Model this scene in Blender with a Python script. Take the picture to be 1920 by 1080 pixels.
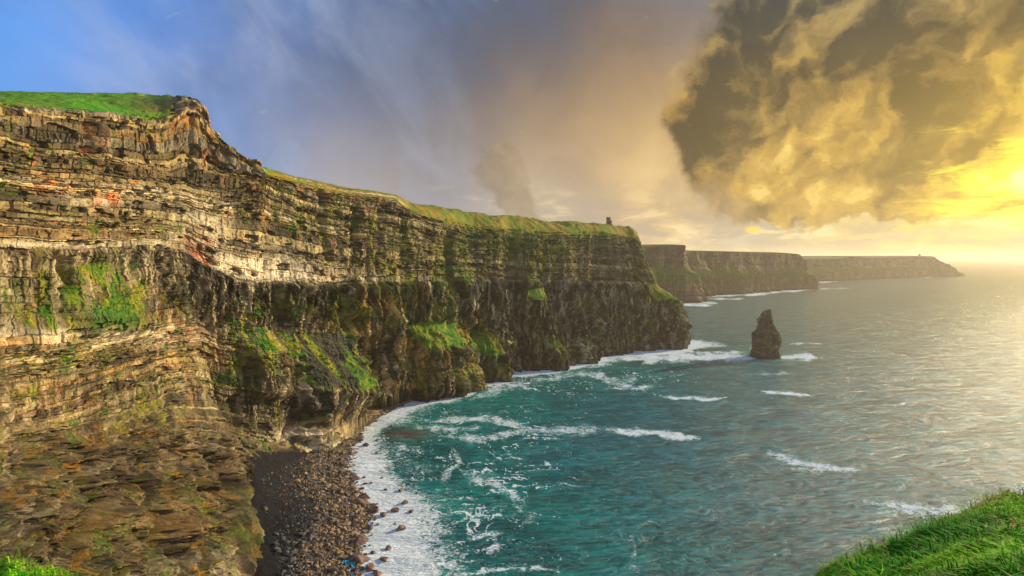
import bpy, bmesh, math, random
import numpy as np
rad = math.radians
random.seed(7)
for o in list(bpy.data.objects): bpy.data.objects.remove(o)
scn = bpy.context.scene
COL = scn.collection

# ------------------------------------------------------------------ camera
H = 140.0; F = 1067.0; PITCH = math.atan(56.5/F)
cd = bpy.data.cameras.new('camera'); cam = bpy.data.objects.new('camera', cd); COL.objects.link(cam)
cam.location = (0, 0, H); cam.rotation_euler = (math.pi/2-PITCH, 0, 0)
cd.sensor_width = 36; cd.lens = F*36/1920; cd.clip_start = 0.3; cd.clip_end = 90000
scn.camera = cam

# ------------------------------------------------------------------ node helper
def lin(c):
    return tuple(((v/255)/12.92 if v/255 <= .04045 else ((v/255+.055)/1.055)**2.4) for v in c)
class NT:
    def __init__(s, tree): s.t = tree; s.n = tree.nodes; s.l = tree.links
    def put(s, sock, v):
        if isinstance(v, S): s.l.new(v.s, sock)
        elif isinstance(v, (int, float)):
            if hasattr(sock.default_value, '__len__'):
                n = len(sock.default_value); sock.default_value = tuple([v]*3 + ([1] if n == 4 else []))
            else: sock.default_value = v
        else:
            v = tuple(v)
            if len(sock.default_value) == 4 and len(v) == 3: v = v+(1,)
            sock.default_value = v
    def math(s, op, *a, clamp=False):
        m = s.n.new('ShaderNodeMath'); m.operation = op; m.use_clamp = clamp
        for i, v in enumerate(a): s.put(m.inputs[i], v)
        return S(s, m.outputs[0])
    def vec(s, op, *a):
        m = s.n.new('ShaderNodeVectorMath'); m.operation = op
        for i, v in enumerate(a):
            s.put(m.inputs['Scale'] if (op == 'SCALE' and i == 1) else m.inputs[i], v)
        return S(s, m.outputs[0])
    def xyz(s, x=0., y=0., z=0.):
        m = s.n.new('ShaderNodeCombineXYZ')
        for i, v in enumerate((x, y, z)): s.put(m.inputs[i], v)
        return S(s, m.outputs[0])
    def sep(s, v):
        m = s.n.new('ShaderNodeSeparateXYZ'); s.put(m.inputs[0], v); return [S(s, o) for o in m.outputs]
    def noise(s, vec, scale=1., detail=4., rough=.5, dist=0., lac=2.):
        m = s.n.new('ShaderNodeTexNoise'); s.put(m.inputs['Vector'], vec)
        for k, v in (('Scale', scale), ('Detail', detail), ('Roughness', rough), ('Distortion', dist), ('Lacunarity', lac)): s.put(m.inputs[k], v)
        return S(s, m.outputs['Fac'])
    def voro(s, vec, scale=1., feature='F1', rnd=1.):
        m = s.n.new('ShaderNodeTexVoronoi'); m.feature = feature; s.put(m.inputs['Vector'], vec)
        s.put(m.inputs['Scale'], scale); s.put(m.inputs['Randomness'], rnd); return S(s, m.outputs['Distance'])
    def mix(s, f, a, b, blend='MIX'):
        m = s.n.new('ShaderNodeMix'); m.data_type = 'RGBA'; m.blend_type = blend
        s.put(m.inputs['Factor'], f); s.put(m.inputs[6], a); s.put(m.inputs[7], b); return S(s, m.outputs[2])
    def step(s, v, lo, hi):
        m = s.n.new('ShaderNodeMapRange'); m.interpolation_type = 'SMOOTHSTEP'
        for k, x in enumerate((v, lo, hi, 0., 1.)): s.put(m.inputs[k], x)
        return S(s, m.outputs[0])
    def attr(s, name, vec=False):
        m = s.n.new('ShaderNodeAttribute'); m.attribute_name = name; return S(s, m.outputs['Color' if vec else 'Fac'])
    def geo(s, k='Position'):
        m = s.n.new('ShaderNodeNewGeometry'); return S(s, m.outputs[k])
class S:
    def __init__(s, nt, sock): s.nt = nt; s.s = sock
    def __add__(s, o): return s.nt.math('ADD', s, o)
    __radd__ = __add__
    def __sub__(s, o): return s.nt.math('SUBTRACT', s, o)
    def __rsub__(s, o): return s.nt.math('SUBTRACT', o, s)
    def __mul__(s, o): return s.nt.math('MULTIPLY', s, o)
    __rmul__ = __mul__
    def __truediv__(s, o): return s.nt.math('DIVIDE', s, o)

# ------------------------------------------------------------------ world: Nishita blue + cloud cover laid out by direction
SUN_AZ, SUN_EL = rad(60), rad(17)
def azel(px, py):
    x = (px-960)/F; y0 = (540-py)/F
    cy = math.cos(PITCH)+y0*math.sin(PITCH); cz = -math.sin(PITCH)+y0*math.cos(PITCH)
    return math.atan2(x, cy), math.atan2(cz, math.hypot(x, cy))
world = bpy.data.worlds.new('World'); scn.world = world; world.use_nodes = True
wt = world.node_tree; wt.nodes.clear(); w = NT(wt)
tc = wt.nodes.new('ShaderNodeTexCoord'); DIR = S(w, tc.outputs['Generated'])
dx, dy, dz = w.sep(DIR)
AZ = w.math('ARCTAN2', dx, dy); EL = w.math('ARCSINE', dz)
P0 = w.xyz(AZ, EL, 0.)
wn1 = w.noise(P0, 2.6, 5, .55); wn2 = w.noise(w.vec('ADD', P0, (7.3, 3.1, 0)), 2.6, 5, .55)
U = AZ+(wn1-.5)*.34; V = EL+(wn2-.5)*.20
BLOB = [  # px, py, sigma, weight, sRGB colour
 (0, 20, .19, 1.2, (30, 122, 232)), (60, 130, .13, 1.2, (92, 176, 255)), (240, 60, .13, 1, (60, 118, 206)), (430, 90, .12, 1, (80, 106, 154)),
 (400, 180, .11, 1, (140, 150, 174)), (620, 20, .14, 1, (54, 80, 134)), (560, 220, .12, 1, (138, 142, 156)), (800, 50, .15, 1.2, (46, 58, 82)),
 (760, 220, .13, 1, (120, 110, 98)), (1000, 20, .15, 1.4, (44, 50, 56)), (980, 160, .12, 1.1, (106, 84, 52)), (1200, 10, .13, 1.3, (56, 56, 54)),
 (1180, 130, .12, 1.1, (138, 104, 54)), (1210, 235, .11, 1.6, (224, 178, 98)), (980, 260, .09, 1.2, (214, 176, 116)), (700, 330, .09, 1, (206, 186, 160)),
 (950, 370, .08, 1, (220, 196, 150)), (1210, 330, .09, 1.6, (246, 208, 134)), (1300, 450, .07, 1, (222, 204, 158)), (1000, 450, .07, 1, (206, 190, 152)),
 (1550, 460, .07, 1, (232, 212, 152)), (1750, 440, .08, 1, (248, 218, 118)), (1900, 400, .08, 1.2, (255, 226, 96)), (1900, 480, .06, 1, (240, 214, 140)),
 (860, 140, .11, 1.3, (100, 90, 76)), (900, 245, .08, 1.2, (166, 138, 96)), (1060, 210, .08, 1.1, (176, 142, 88)), (1500, 100, .16, .7, (120, 104, 66)), (1800, 100, .16, .7, (140, 116, 52)), (2200, 300, .25, 1, (214, 176, 70)), (500, -400, .45, 1, (90, 134, 196)),
 (1500, -400, .45, 1, (120, 136, 160)), (-400, 300, .3, 1, (120, 160, 210))]
acc = None; wacc = None
for px, py, sg, wgt, c in BLOB:
    a, e = azel(px, py)
    du = U-a; dv = V-e
    sg = sg*(.8 if sg < .25 else 1.)
    g = w.math('EXPONENT', (du*du+dv*dv)*(-1/(2*sg*sg)))*wgt
    cc = w.vec('SCALE', lin(c), g)
    acc = cc if acc is None else w.vec('ADD', acc, cc)
    wacc = g if wacc is None else wacc+g
acc = w.vec('ADD', acc, tuple(v*.0022 for v in lin((136, 152, 184)))); wacc = wacc+.0015
base = w.vec('SCALE', acc, w.math('DIVIDE', 1., wacc))
# soft cloud modelling over everything
big = w.noise(P0, 5., 8, .58, .6)
base = w.vec('SCALE', base, .62+big*.76)
# diagonal wind streaks, upper left
sx = AZ*.66-EL*.75; sy = EL*.66+AZ*.75
st = w.noise(w.xyz(sx*2.2, sy*4.2, 0.), 2.0, 5, .56, .5)
stm = w.step(st, .38, .84)*w.step(AZ, .10, -.30)*w.step(EL, .02, .16)*w.step(AZ, -.76, -.60)
base = w.mix(stm*.42, base, lin((186, 196, 218)))
# low bank of small clouds near the horizon
ln = w.noise(w.xyz(AZ*1.5, EL*5.2, 0.), 6.5, 7, .58, .3)
lowm = w.step(EL, .15, .02)*w.step(AZ, -.35, .0)
base = w.mix(lowm*w.step(ln, .49, .60)*.62, base, lin((158, 152, 142)))
base = w.mix(lowm*w.step(ln, .49, .38)*.62, base, lin((255, 232, 172)))
ln2 = w.noise(w.xyz(AZ*1.2+4., EL*9., 0.), 5., 6, .55, .3)
base = w.mix(w.step(EL, .10, .01)*w.step(AZ, .05, .3)*w.step(ln2, .5, .62)*.5, base, lin((190, 184, 166)))
# towering clouds
WV = w.vec('ADD', P0, w.vec('SCALE', w.xyz(w.noise(P0, 7., 6, .6)-.5, w.noise(w.vec('ADD', P0, (3.1, 9.7, 0)), 7., 6, .6)-.5, 0.), .16))
def lobes(pts):
    wx_, wy_, _ = w.sep(WV); f = None
    for px, py, sg, k in pts:
        a, e = azel(px, py); du = wx_-a; dv = wy_-e
        g = w.math('EXPONENT', (du*du+dv*dv)*(-1/(2*sg*sg)))*k
        f = g if f is None else f+g
    return f
def puffs(sc, off):
    v = w.vec('ADD', WV, off); a_ = w.voro(v, sc, 'SMOOTH_F1'); b_ = w.voro(v, sc*2.3, 'SMOOTH_F1'); c_ = w.voro(v, sc*5.1, 'SMOOTH_F1')
    return 1.-(a_*.55+b_*.28+c_*.17)*1.25
pf = puffs(6., (1.3, .4, 0.)); pf2 = puffs(6., (1.3+.022, .4-.016, 0.)); nz_ = w.noise(P0, 9., 10, .62, .2)
qf = w.noise(WV, 13., 7, .6); qf2 = w.noise(w.vec('ADD', WV, (.012, -.009, 0.)), 13., 7, .6)
relief = (pf-pf2)*2.2+(qf-qf2)*1.5
bf = lobes([(1350, 235, .046, .85), (1385, 320, .046, .8), (1430, 370, .04, .7), (1440, 170, .06, .7), (1510, 80, .075, .9), (1500, 0, .06, .8), (1560, -10, .09, .9), (1480, 270, .085, .8), (1600, 180, .13, 1.), (1540, 350, .055, .6),
            (1650, 20, .13, .9), (1800, 120, .16, 1.), (1760, 250, .10, .7), (1660, 320, .07, .5), (1950, 60, .15, 1.), (1950, 190, .09, .6), (2100, 120, .15, 1)])
GU, GV, _ = w.sep(WV)
cov = bf+(pf-.5)*.85+(nz_-.5)*.85-w.step(GV+(pf-.5)*.07, .125, .05)*w.step(GU, .40, .60)*.9-w.step(GV+(nz_-.5)*.08+(pf-.5)*.05, .085, .02)*1.2
bm = w.step(cov, .34, .92)
def gs(px, py, sg):
    a, e = azel(px, py); return w.math('EXPONENT', ((GU-a)*(GU-a)+(GV-e)*(GV-e))*(-1/(2*sg*sg)))
GU, GV, _ = w.sep(WV)
lum = relief+(w.noise(w.vec('ADD', WV, (2.2, 1.7, 0)), 6., 8, .6, .2)-.5)*.55+.36
for px, py, sg, k in [(1330, 235, .05, -.26), (1380, 270, .04, -.20), (1420, 60, .06, -.20), (1440, 120, .04, -.10), (1660, 95, .055, -.26), (1590, 110, .04, -.18), (1558, 270, .026, -.26), (1750, 200, .065, -.28), (1660, 285, .04, -.20), (1800, 285, .05, -.16), (1400, 330, .04, -.08),
                      (1545, 40, .022, .20), (1535, 110, .028, .24), (1450, 250, .05, .20), (1560, 215, .028, .28), (1640, 180, .028, .30), (1500, 320, .05, .20), (1440, 350, .04, .10), (1640, 350, .05, .22), (1760, 345, .05, .24), (1910, 220, .07, .24), (1880, 120, .05, .08), (1500, 390, .035, .04)]:
    lum = lum+gs(px, py, sg)*k
ccol = w.mix(w.step(lum, -.02, .40), lin((84, 74, 52)), lin((140, 114, 66))); ccol = w.mix(w.step(lum, .28, .66), ccol, lin((184, 148, 74))); ccol = w.mix(w.step(lum, .58, 1.0), ccol, lin((232, 198, 106)))
ccol = w.mix(w.step(EL, .24, .44)*.9, ccol, w.mix(w.step(lum, .0, .8), lin((66, 72, 72)), lin((150, 140, 104))))
ccol = w.mix(w.step(AZ, .52, .74)*w.step(EL, .36, .1)*.45, ccol, w.mix(w.step(lum, .2, .7), lin((160, 126, 44)), lin((232, 196, 60))))
ccol = w.vec('SCALE', ccol, .45+nz_*.62+pf*.45)
base = w.mix(bm*.97, base, ccol)
sf = lobes([(955, 305, .022, 1.), (935, 345, .026, .8), (965, 375, .028, .55), (895, 335, .018, .5), (990, 405, .03, .5)])+(nz_-.5)*.5+(pf-.5)*.5
base = w.mix(w.step(sf, .42, .80)*.60, base, w.mix(w.step(nz_, .35, .65), lin((112, 98, 80)), lin((166, 144, 114))))
wf = lobes([(740, 330, .03, .7), (1300, 385, .04, .6), (1230, 365, .03, .6), (1390, 405, .05, .6)])+(nz_-.5)*1.0
base = w.mix(w.step(wf, .45, .9)*.5, base, lin((160, 140, 112)))
# bright break around the hidden sun
def spot(px, py, sa, se):
    a, e = azel(px, py); du = (AZ-a)*(1/sa); dv = (EL-e)*(1/se)
    return w.math('EXPONENT', (du*du+dv*dv)*-.5)
gn = w.noise(w.xyz(AZ*1.0, EL*3.4, 0.), 11., 8, .64, .5)
glow = spot(1925, 345, .080, .040)
base = w.mix(w.step(glow*1.25+(gn-.5)*2.8, .42, 1.10)*.92, base, lin((255, 234, 70)))
core = w.step(glow+(gn-.5)*2.2, .70, 1.25)
base = w.vec('ADD', base, w.vec('SCALE', (1.6, 1.3, .35), core))
far = spot(2010, 330, .22, .12)
base = w.vec('ADD', base, w.vec('SCALE', (.24, .16, .03), far))
sm = spot(1416, 431, .013, .007)
base = w.mix(w.step(sm+(gn-.5)*2.2+(nz_-.5)*2., .35, 1.2)*.7*w.step(sm, .1, .7), base, lin((255, 222, 50)))
base = w.mix(w.step(EL, 0., -.02), base, lin((120, 150, 150)))
sky = wt.nodes.new('ShaderNodeTexSky'); sky.sky_type = 'NISHITA'; sky.sun_disc = False
sky.sun_elevation = SUN_EL; sky.sun_rotation = SUN_AZ
b1 = wt.nodes.new('ShaderNodeBackground'); wt.links.new(sky.outputs[0], b1.inputs[0]); b1.inputs[1].default_value = .10
b2 = wt.nodes.new('ShaderNodeBackground'); wt.links.new(base.s, b2.inputs[0]); b2.inputs[1].default_value = .84
ms = wt.nodes.new('ShaderNodeMixShader')
cover = w.step(AZ, -.95, -.45)*.25+.75
wt.links.new(cover.s, ms.inputs[0]); wt.links.new(b1.outputs[0], ms.inputs[1]); wt.links.new(b2.outputs[0], ms.inputs[2])
wo = wt.nodes.new('ShaderNodeOutputWorld'); wt.links.new(ms.outputs[0], wo.inputs[0])
world.cycles.sampling_method = 'MANUAL'; world.cycles.sample_map_resolution = 1024

# ------------------------------------------------------------------ sun + exposure
sd = bpy.data.lights.new('sun', 'SUN'); sun = bpy.data.objects.new('sun', sd); COL.objects.link(sun)
sd.energy = 5.0; sd.angle = rad(.8); sd.color = (1, .83, .55)
sun.rotation_euler = (math.pi/2-SUN_EL, 0, math.pi-SUN_AZ)
vs = scn.view_settings; vs.view_transform = 'Standard'; vs.look = 'None'; vs.exposure = 0.48; vs.gamma = 1
scn.cycles.max_bounces = 5; scn.cycles.diffuse_bounces = 2; scn.cycles.glossy_bounces = 2; scn.cycles.volume_bounces = 0
scn.cycles.transparent_max_bounces = 4; scn.cycles.use_adaptive_sampling = True; scn.cycles.adaptive_threshold = .02
scn.cycles.sample_clamp_indirect = 4; scn.cycles.use_denoising = True; scn.cycles.denoising_prefilter = 'ACCURATE'

# ------------------------------------------------------------------ numpy helpers
def P(px, py, D):
    x = (px-960)/F; y = (540-py)/F
    d = np.array([x, math.cos(PITCH)+y*math.sin(PITCH), -math.sin(PITCH)+y*math.cos(PITCH)])
    d = d*(D/d[1]); return np.array([d[0], d[1], d[2]+H])
def Pz(px, py, z=0.):
    p = P(px, py, 1.)-np.array([0, 0, H]); t = (z-H)/p[2]; return np.array([p[0]*t, p[1]*t, z])
def proj(X):
    x, y, z = X[..., 0], X[..., 1], X[..., 2]-H
    f = y*math.cos(PITCH)-z*math.sin(PITCH); u = y*math.sin(PITCH)+z*math.cos(PITCH)
    f = np.maximum(f, .01)
    return 960+F*x/f, 540-F*u/f
def hsh(a, b=0, c=0, seed=0):
    a = np.asarray(a).astype(np.int64); b = np.asarray(b).astype(np.int64); c = np.asarray(c).astype(np.int64)
    n = (a*374761393+b*668265263+c*2147483647+seed*1274126177) & 0xffffffff
    n = ((n ^ (n >> 13))*1274126177) & 0xffffffff
    n = ((n ^ (n >> 15))*2246822519) & 0xffffffff
    n = n ^ (n >> 14)
    return (n & 0xffffff)/float(0xffffff)
def vn2(x, y, seed=0):
    x, y = np.broadcast_arrays(x, y)
    ix = np.floor(x); iy = np.floor(y); fx = x-ix; fy = y-iy
    fx = fx*fx*fx*(fx*(fx*6-15)+10); fy = fy*fy*fy*(fy*(fy*6-15)+10)
    a = hsh(ix, iy, 0, seed); b = hsh(ix+1, iy, 0, seed); c = hsh(ix, iy+1, 0, seed); d = hsh(ix+1, iy+1, 0, seed)
    return ((a+(b-a)*fx)*(1-fy)+(c+(d-c)*fx)*fy)*2-1
def fbm(x, y, seed=0, o=4, g=.5):
    s = 0; a = 1; t = 0
    for i in range(o):
        s = s+a*vn2(x*2**i+i*17.3, y*2**i+i*9.1, seed+i); t += a; a *= g
    return s/t
def ss(x, a, b):
    t = np.clip((x-a)/(b-a), 0, 1); return t*t*(3-2*t)
def box(A, n, axis):
    if n < 2: return A
    n = n | 1; r = n//2
    pad = [(0, 0)]*A.ndim; pad[axis] = (r+1, r)
    B = np.cumsum(np.pad(A, pad, mode='edge'), axis=axis)
    hi = [slice(None)]*A.ndim; lo = [slice(None)]*A.ndim
    hi[axis] = slice(n, None); lo[axis] = slice(0, -n)
    return (B[tuple(hi)]-B[tuple(lo)])/n
def L3(c): return np.array(lin(c))
def mixc(a, b, t): return a*(1-t[..., None])+b*t[..., None]

def raw_mesh(name, verts, faces_flat, nper, attrs=None, smooth=False):
    me = bpy.data.meshes.new(name); v = np.ascontiguousarray(verts.reshape(-1, 3), dtype=np.float32)
    nf = len(faces_flat)//nper
    me.vertices.add(len(v)); me.vertices.foreach_set('co', v.ravel())
    me.loops.add(len(faces_flat)); me.loops.foreach_set('vertex_index', faces_flat.astype(np.int32))
    me.polygons.add(nf); me.polygons.foreach_set('loop_start', np.arange(0, nf*nper, nper, dtype=np.int32))
    me.update(calc_edges=True)
    for k, a in (attrs or {}).items():
        if a.shape[-1] == 3 and a.ndim > 1 and a.size == v.size:
            at = me.attributes.new(k, 'FLOAT_COLOR', 'POINT'); c = np.ones((len(v), 4), np.float32); c[:, :3] = a.reshape(-1, 3)
            at.data.foreach_set('color', c.ravel())
        else:
            at = me.attributes.new(k, 'FLOAT', 'POINT'); at.data.foreach_set('value', a.astype(np.float32).ravel())
    if smooth: me.shade_smooth()
    else: me.shade_flat()
    return me
def grid_faces(r, c, flip=False):
    i = np.arange(r*c).reshape(r, c)
    q = np.stack([i[:-1, :-1], i[:-1, 1:], i[1:, 1:], i[1:, :-1]], -1).reshape(-1, 4)
    if flip: q = q[:, ::-1]
    return q.ravel()
def link(name, me, mat=None, parent=None, **kw):
    o = bpy.data.objects.new(name, me); COL.objects.link(o)
    if mat is not None and me is not None: me.materials.append(mat)
    if parent is not None: o.parent = parent
    for k, v in kw.items(): o[k] = v
    return o

# ------------------------------------------------------------------ materials
def new_mat(name):
    m = bpy.data.materials.new(name); m.use_nodes = True; m.node_tree.nodes.clear(); return m, NT(m.node_tree)
def finish(m, n, col, rough=.9, bump=None, bstr=.5, bdist=.2, spec=.2, **extra):
    p = n.n.new('ShaderNodeBsdfPrincipled'); n.put(p.inputs['Base Color'], col); n.put(p.inputs['Roughness'], rough)
    p.inputs['Specular IOR Level'].default_value = spec
    for k, v in extra.items(): n.put(p.inputs[k.replace('_', ' ')], v)
    if bump is not None:
        b = n.n.new('ShaderNodeBump'); b.inputs['Strength'].default_value = bstr; b.inputs['Distance'].default_value = bdist
        n.put(b.inputs['Height'], bump); n.l.new(b.outputs[0], p.inputs['Normal'])
    o = n.n.new('ShaderNodeOutputMaterial'); n.l.new(p.outputs[0], o.inputs[0]); return m
def attr_mat(name, k=1., sc=1.2, bd=.25):
    m, n = new_mat(name); pos = n.geo()
    c = n.attr('Col', True)
    a = n.noise(pos, sc, 6, .65); b = n.noise(pos, sc*.12, 4, .6)
    f = (a-.5)*1.9*k+(b-.5)*.5*k+1.
    c = n.vec('SCALE', c, f)
    return finish(m, n, c, .9, n.noise(pos, sc*1.6, 5, .7), .8, bd, .15)
M_ROCK = attr_mat('cliff_rock')
M_FAR = attr_mat('far_rock', .8, .12, 2.)
M_BEACH = attr_mat('beach_shingle', 1.2, 1.4, .3)
def simple_mat(name, c, var=.5, sc=2., rough=.9, c2=None):
    m, n = new_mat(name)
    tc_ = n.n.new('ShaderNodeTexCoord'); oi = n.n.new('ShaderNodeObjectInfo')
    v = n.vec('ADD', S(n, tc_.outputs['Object']), w_rand(n, oi))
    a = n.noise(v, sc, 5, .65)
    col = n.mix(n.step(a, .35, .65), lin(c), lin(c2 or tuple(x*.6 for x in c)))
    r = S(n, oi.outputs['Random'])
    col = n.vec('SCALE', col, 1-var*.5+r*var)
    return finish(m, n, col, rough, n.noise(v, sc*3, 4, .6), .6, .08, .25)
def w_rand(n, oi):
    r = S(n, oi.outputs['Random']); return n.xyz(r*50., r*31., r*17.)

# ------------------------------------------------------------------ rock geology (world metres: s along the wall, h in stratum metres)
def rock(s, h, low, seed, z=None, amp=1., flute=1.):
    """displacement (m) along the wall normal, layer id, block id, joint darkening mask"""
    rng = np.random.RandomState(seed)
    th = []
    hh = -60.
    while hh < 330:
        t = rng.choice([rng.uniform(.7, 1.6), rng.uniform(1.8, 3.6), rng.uniform(3.6, 6)], p=[.56, .36, .08]); th.append(hh); hh += t
    th = np.array(th)
    hw = h+1.3*vn2(s/37., h*0+.3, seed)+.35*vn2(s/9., h/60., seed+1)
    li = np.searchsorted(th, hw)-1; li = np.clip(li, 0, len(th)-2)
    t0 = th[li]; tk = th[li+1]-t0; ft = (hw-t0)
    off = rng.uniform(-1, 1, len(th)); 
    w = rng.uniform(1.6, 6.5, len(th)); ph = rng.uniform(0, 50, len(th))
    # the protrusion of each bed drifts along the wall, and it breaks off in steps
    seg = np.floor(s/(w[li]*4.3)+ph[li]+.4*vn2(s/13., h/25., seed+3))
    offl = off[li]*.55+(hsh(li, seg, 3, seed)-.5)*1.7
    cell = (s+.8*vn2(s/5., h/4., seed+4))/w[li]+ph[li]; bi = np.floor(cell); fc = cell-bi
    blk = (hsh(li, bi, 5, seed)-.5)
    sub = np.floor(hw/.9+hsh(li, bi, 6, seed)*3); blk2 = (hsh(bi, sub, 8, seed)-.5)
    joint = np.minimum(fc, 1-fc)*w[li]
    deep = (hsh(li, bi, 7, seed) > .62)
    crack = np.where(deep, 1-ss(joint, .0, .28), 0)
    bed = 1-ss(ft, .05, .45)                                   # recess under each bed
    alc = ss(fbm(s/17., h/4.5, seed+40, 4)+.12*(offl), .26, .31)*ss(fbm(s/5., h/3., seed+44, 2), -.45, -.2)
    d_up = offl*1.5+blk*1.1+blk2*.6-crack*.8-bed*1.1*(tk > 1.2)*(hsh(li, seg, 4, seed) > .3)-alc*2.8
    # buttresses and gullies
    r1 = 1-np.abs(fbm(s/26.+.25*vn2(s/30., h/40., seed+9), h/240.+1.3, seed+10, 3)*2.2); r1 = np.clip(r1, -.3, 1)
    r2 = 1-np.abs(fbm(s/8.5+.5*vn2(s/12., h/16., seed+11), h/75., seed+12, 3)*2.4); r2 = np.clip(r2, -.4, 1)
    r3 = np.clip(1-np.abs(fbm(s/2.9+.7*vn2(s/5., h/9., seed+13), h/16., seed+14, 3)*2.4), -.6, 1)
    und = fbm(s/60., h/150., seed+15, 3)*6+fbm(s/22., h/45., seed+16, 3)*3.0
    f1 = 9.5*(r1-.45)*flute; f2 = 5.0*(r2-.5); f3 = 1.5*(r3-.45)
    cw = 6.5+0*s; c1 = np.floor(s/5.4+.35*vn2(s/11., h/14., seed+50)); k1 = np.floor((h+9*hsh(c1, 0, 1, seed)*2)/(13+10*hsh(c1, 2, 1, seed)))
    c2 = np.floor(s/2.1+.4*vn2(s/4., h/7., seed+51)); k2 = np.floor((h+7*hsh(c2, 0, 2, seed))/(4+5*hsh(c2, 3, 1, seed)))
    c3 = np.floor(s/.95+.3*vn2(s/3., h/4., seed+52)); k3 = np.floor((h+5*hsh(c3, 0, 2, seed))/2.6)
    prism = (hsh(c1, k1, 4, seed)-.5)*4.4+(hsh(c2, k2, 5, seed)-.5)*2.6+(hsh(c3, k3, 6, seed)-.5)*1.1
    f3 = f3*.35; f2 = f2*.75
    d_lo = 2.6+prism+f1+f2+f3+offl*.55+blk*.7+blk2*.35-crack*.35-bed*.55*(tk > 1.8)
    d_up = d_up+.28*f1+.20*f2+.35*f3
    fine = fbm(s/1.6, h/1.1, seed+20, 3)*.55+fbm(s/5., h/4., seed+24, 3)*1.1
    d = (d_up*(1-low)+d_lo*low)+und+fine
    return d*amp, li, bi, crack, alc, r1, r2

UP_PAL = np.array([lin(c) for c in [(178, 156, 104), (218, 200, 150), (140, 120, 80), (104, 88, 60), (66, 56, 44), (190, 146, 84), (146, 134, 106), (168, 144, 92), (122, 100, 66), (82, 70, 52)]])
UP_W = np.array([.15, .09, .13, .12, .12, .03, .09, .12, .07, .08])
def bump2(px, py, cx, cy, rx, ry): return np.exp(-(((px-cx)/rx)**2+((py-cy)/ry)**2)/2)

def resample(st, knots_u, nv):
    """st: stations x levels x 3 -> dense grid"""
    st = np.array(st, float)
    u = []
    for i in range(len(st)-1): u += list(i+np.arange(knots_u[i])/knots_u[i])
    u.append(len(st)-1.); u = np.array(u)
    v = []
    for j in range(st.shape[1]-1): v += list(j+np.arange(nv[j])/nv[j])
    v.append(st.shape[1]-1.); v = np.array(v)
    iu = np.minimum(u.astype(int), len(st)-2); fu = (u-iu)[:, None, None]
    A = st[iu]*(1-fu)+st[iu+1]*fu
    iv = np.minimum(v.astype(int), st.shape[1]-2); fv = (v-iv)[None, :, None]
    G = A[:, iv]*(1-fv)+A[:, iv+1]*fv
    return G.transpose(1, 0, 2), u, v           # rows (v), cols (u), 3
def outward(G, sm):
    T = np.gradient(box(box(G, sm, 1), sm, 1), axis=1); T = box(T, 41, 0)
    n = np.stack([T[..., 1], -T[..., 0], np.zeros(T.shape[:2])], -1)
    return n/np.maximum(np.linalg.norm(n, axis=-1, keepdims=True), 1e-6)
def normals(X):
    a = np.gradient(X, axis=1); b = np.gradient(X, axis=0); n = np.cross(a, b)
    n /= np.maximum(np.linalg.norm(n, axis=-1, keepdims=True), 1e-9)
    return n

# ------------------------------------------------------------------ main cliff wall
def C(*lv): return [P(*l) if len(l) == 3 and l[2] > 30 else np.array(l[1:4], float) for l in lv]
Wd = lambda x, y, z: ('w', x, y, z)
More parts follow.
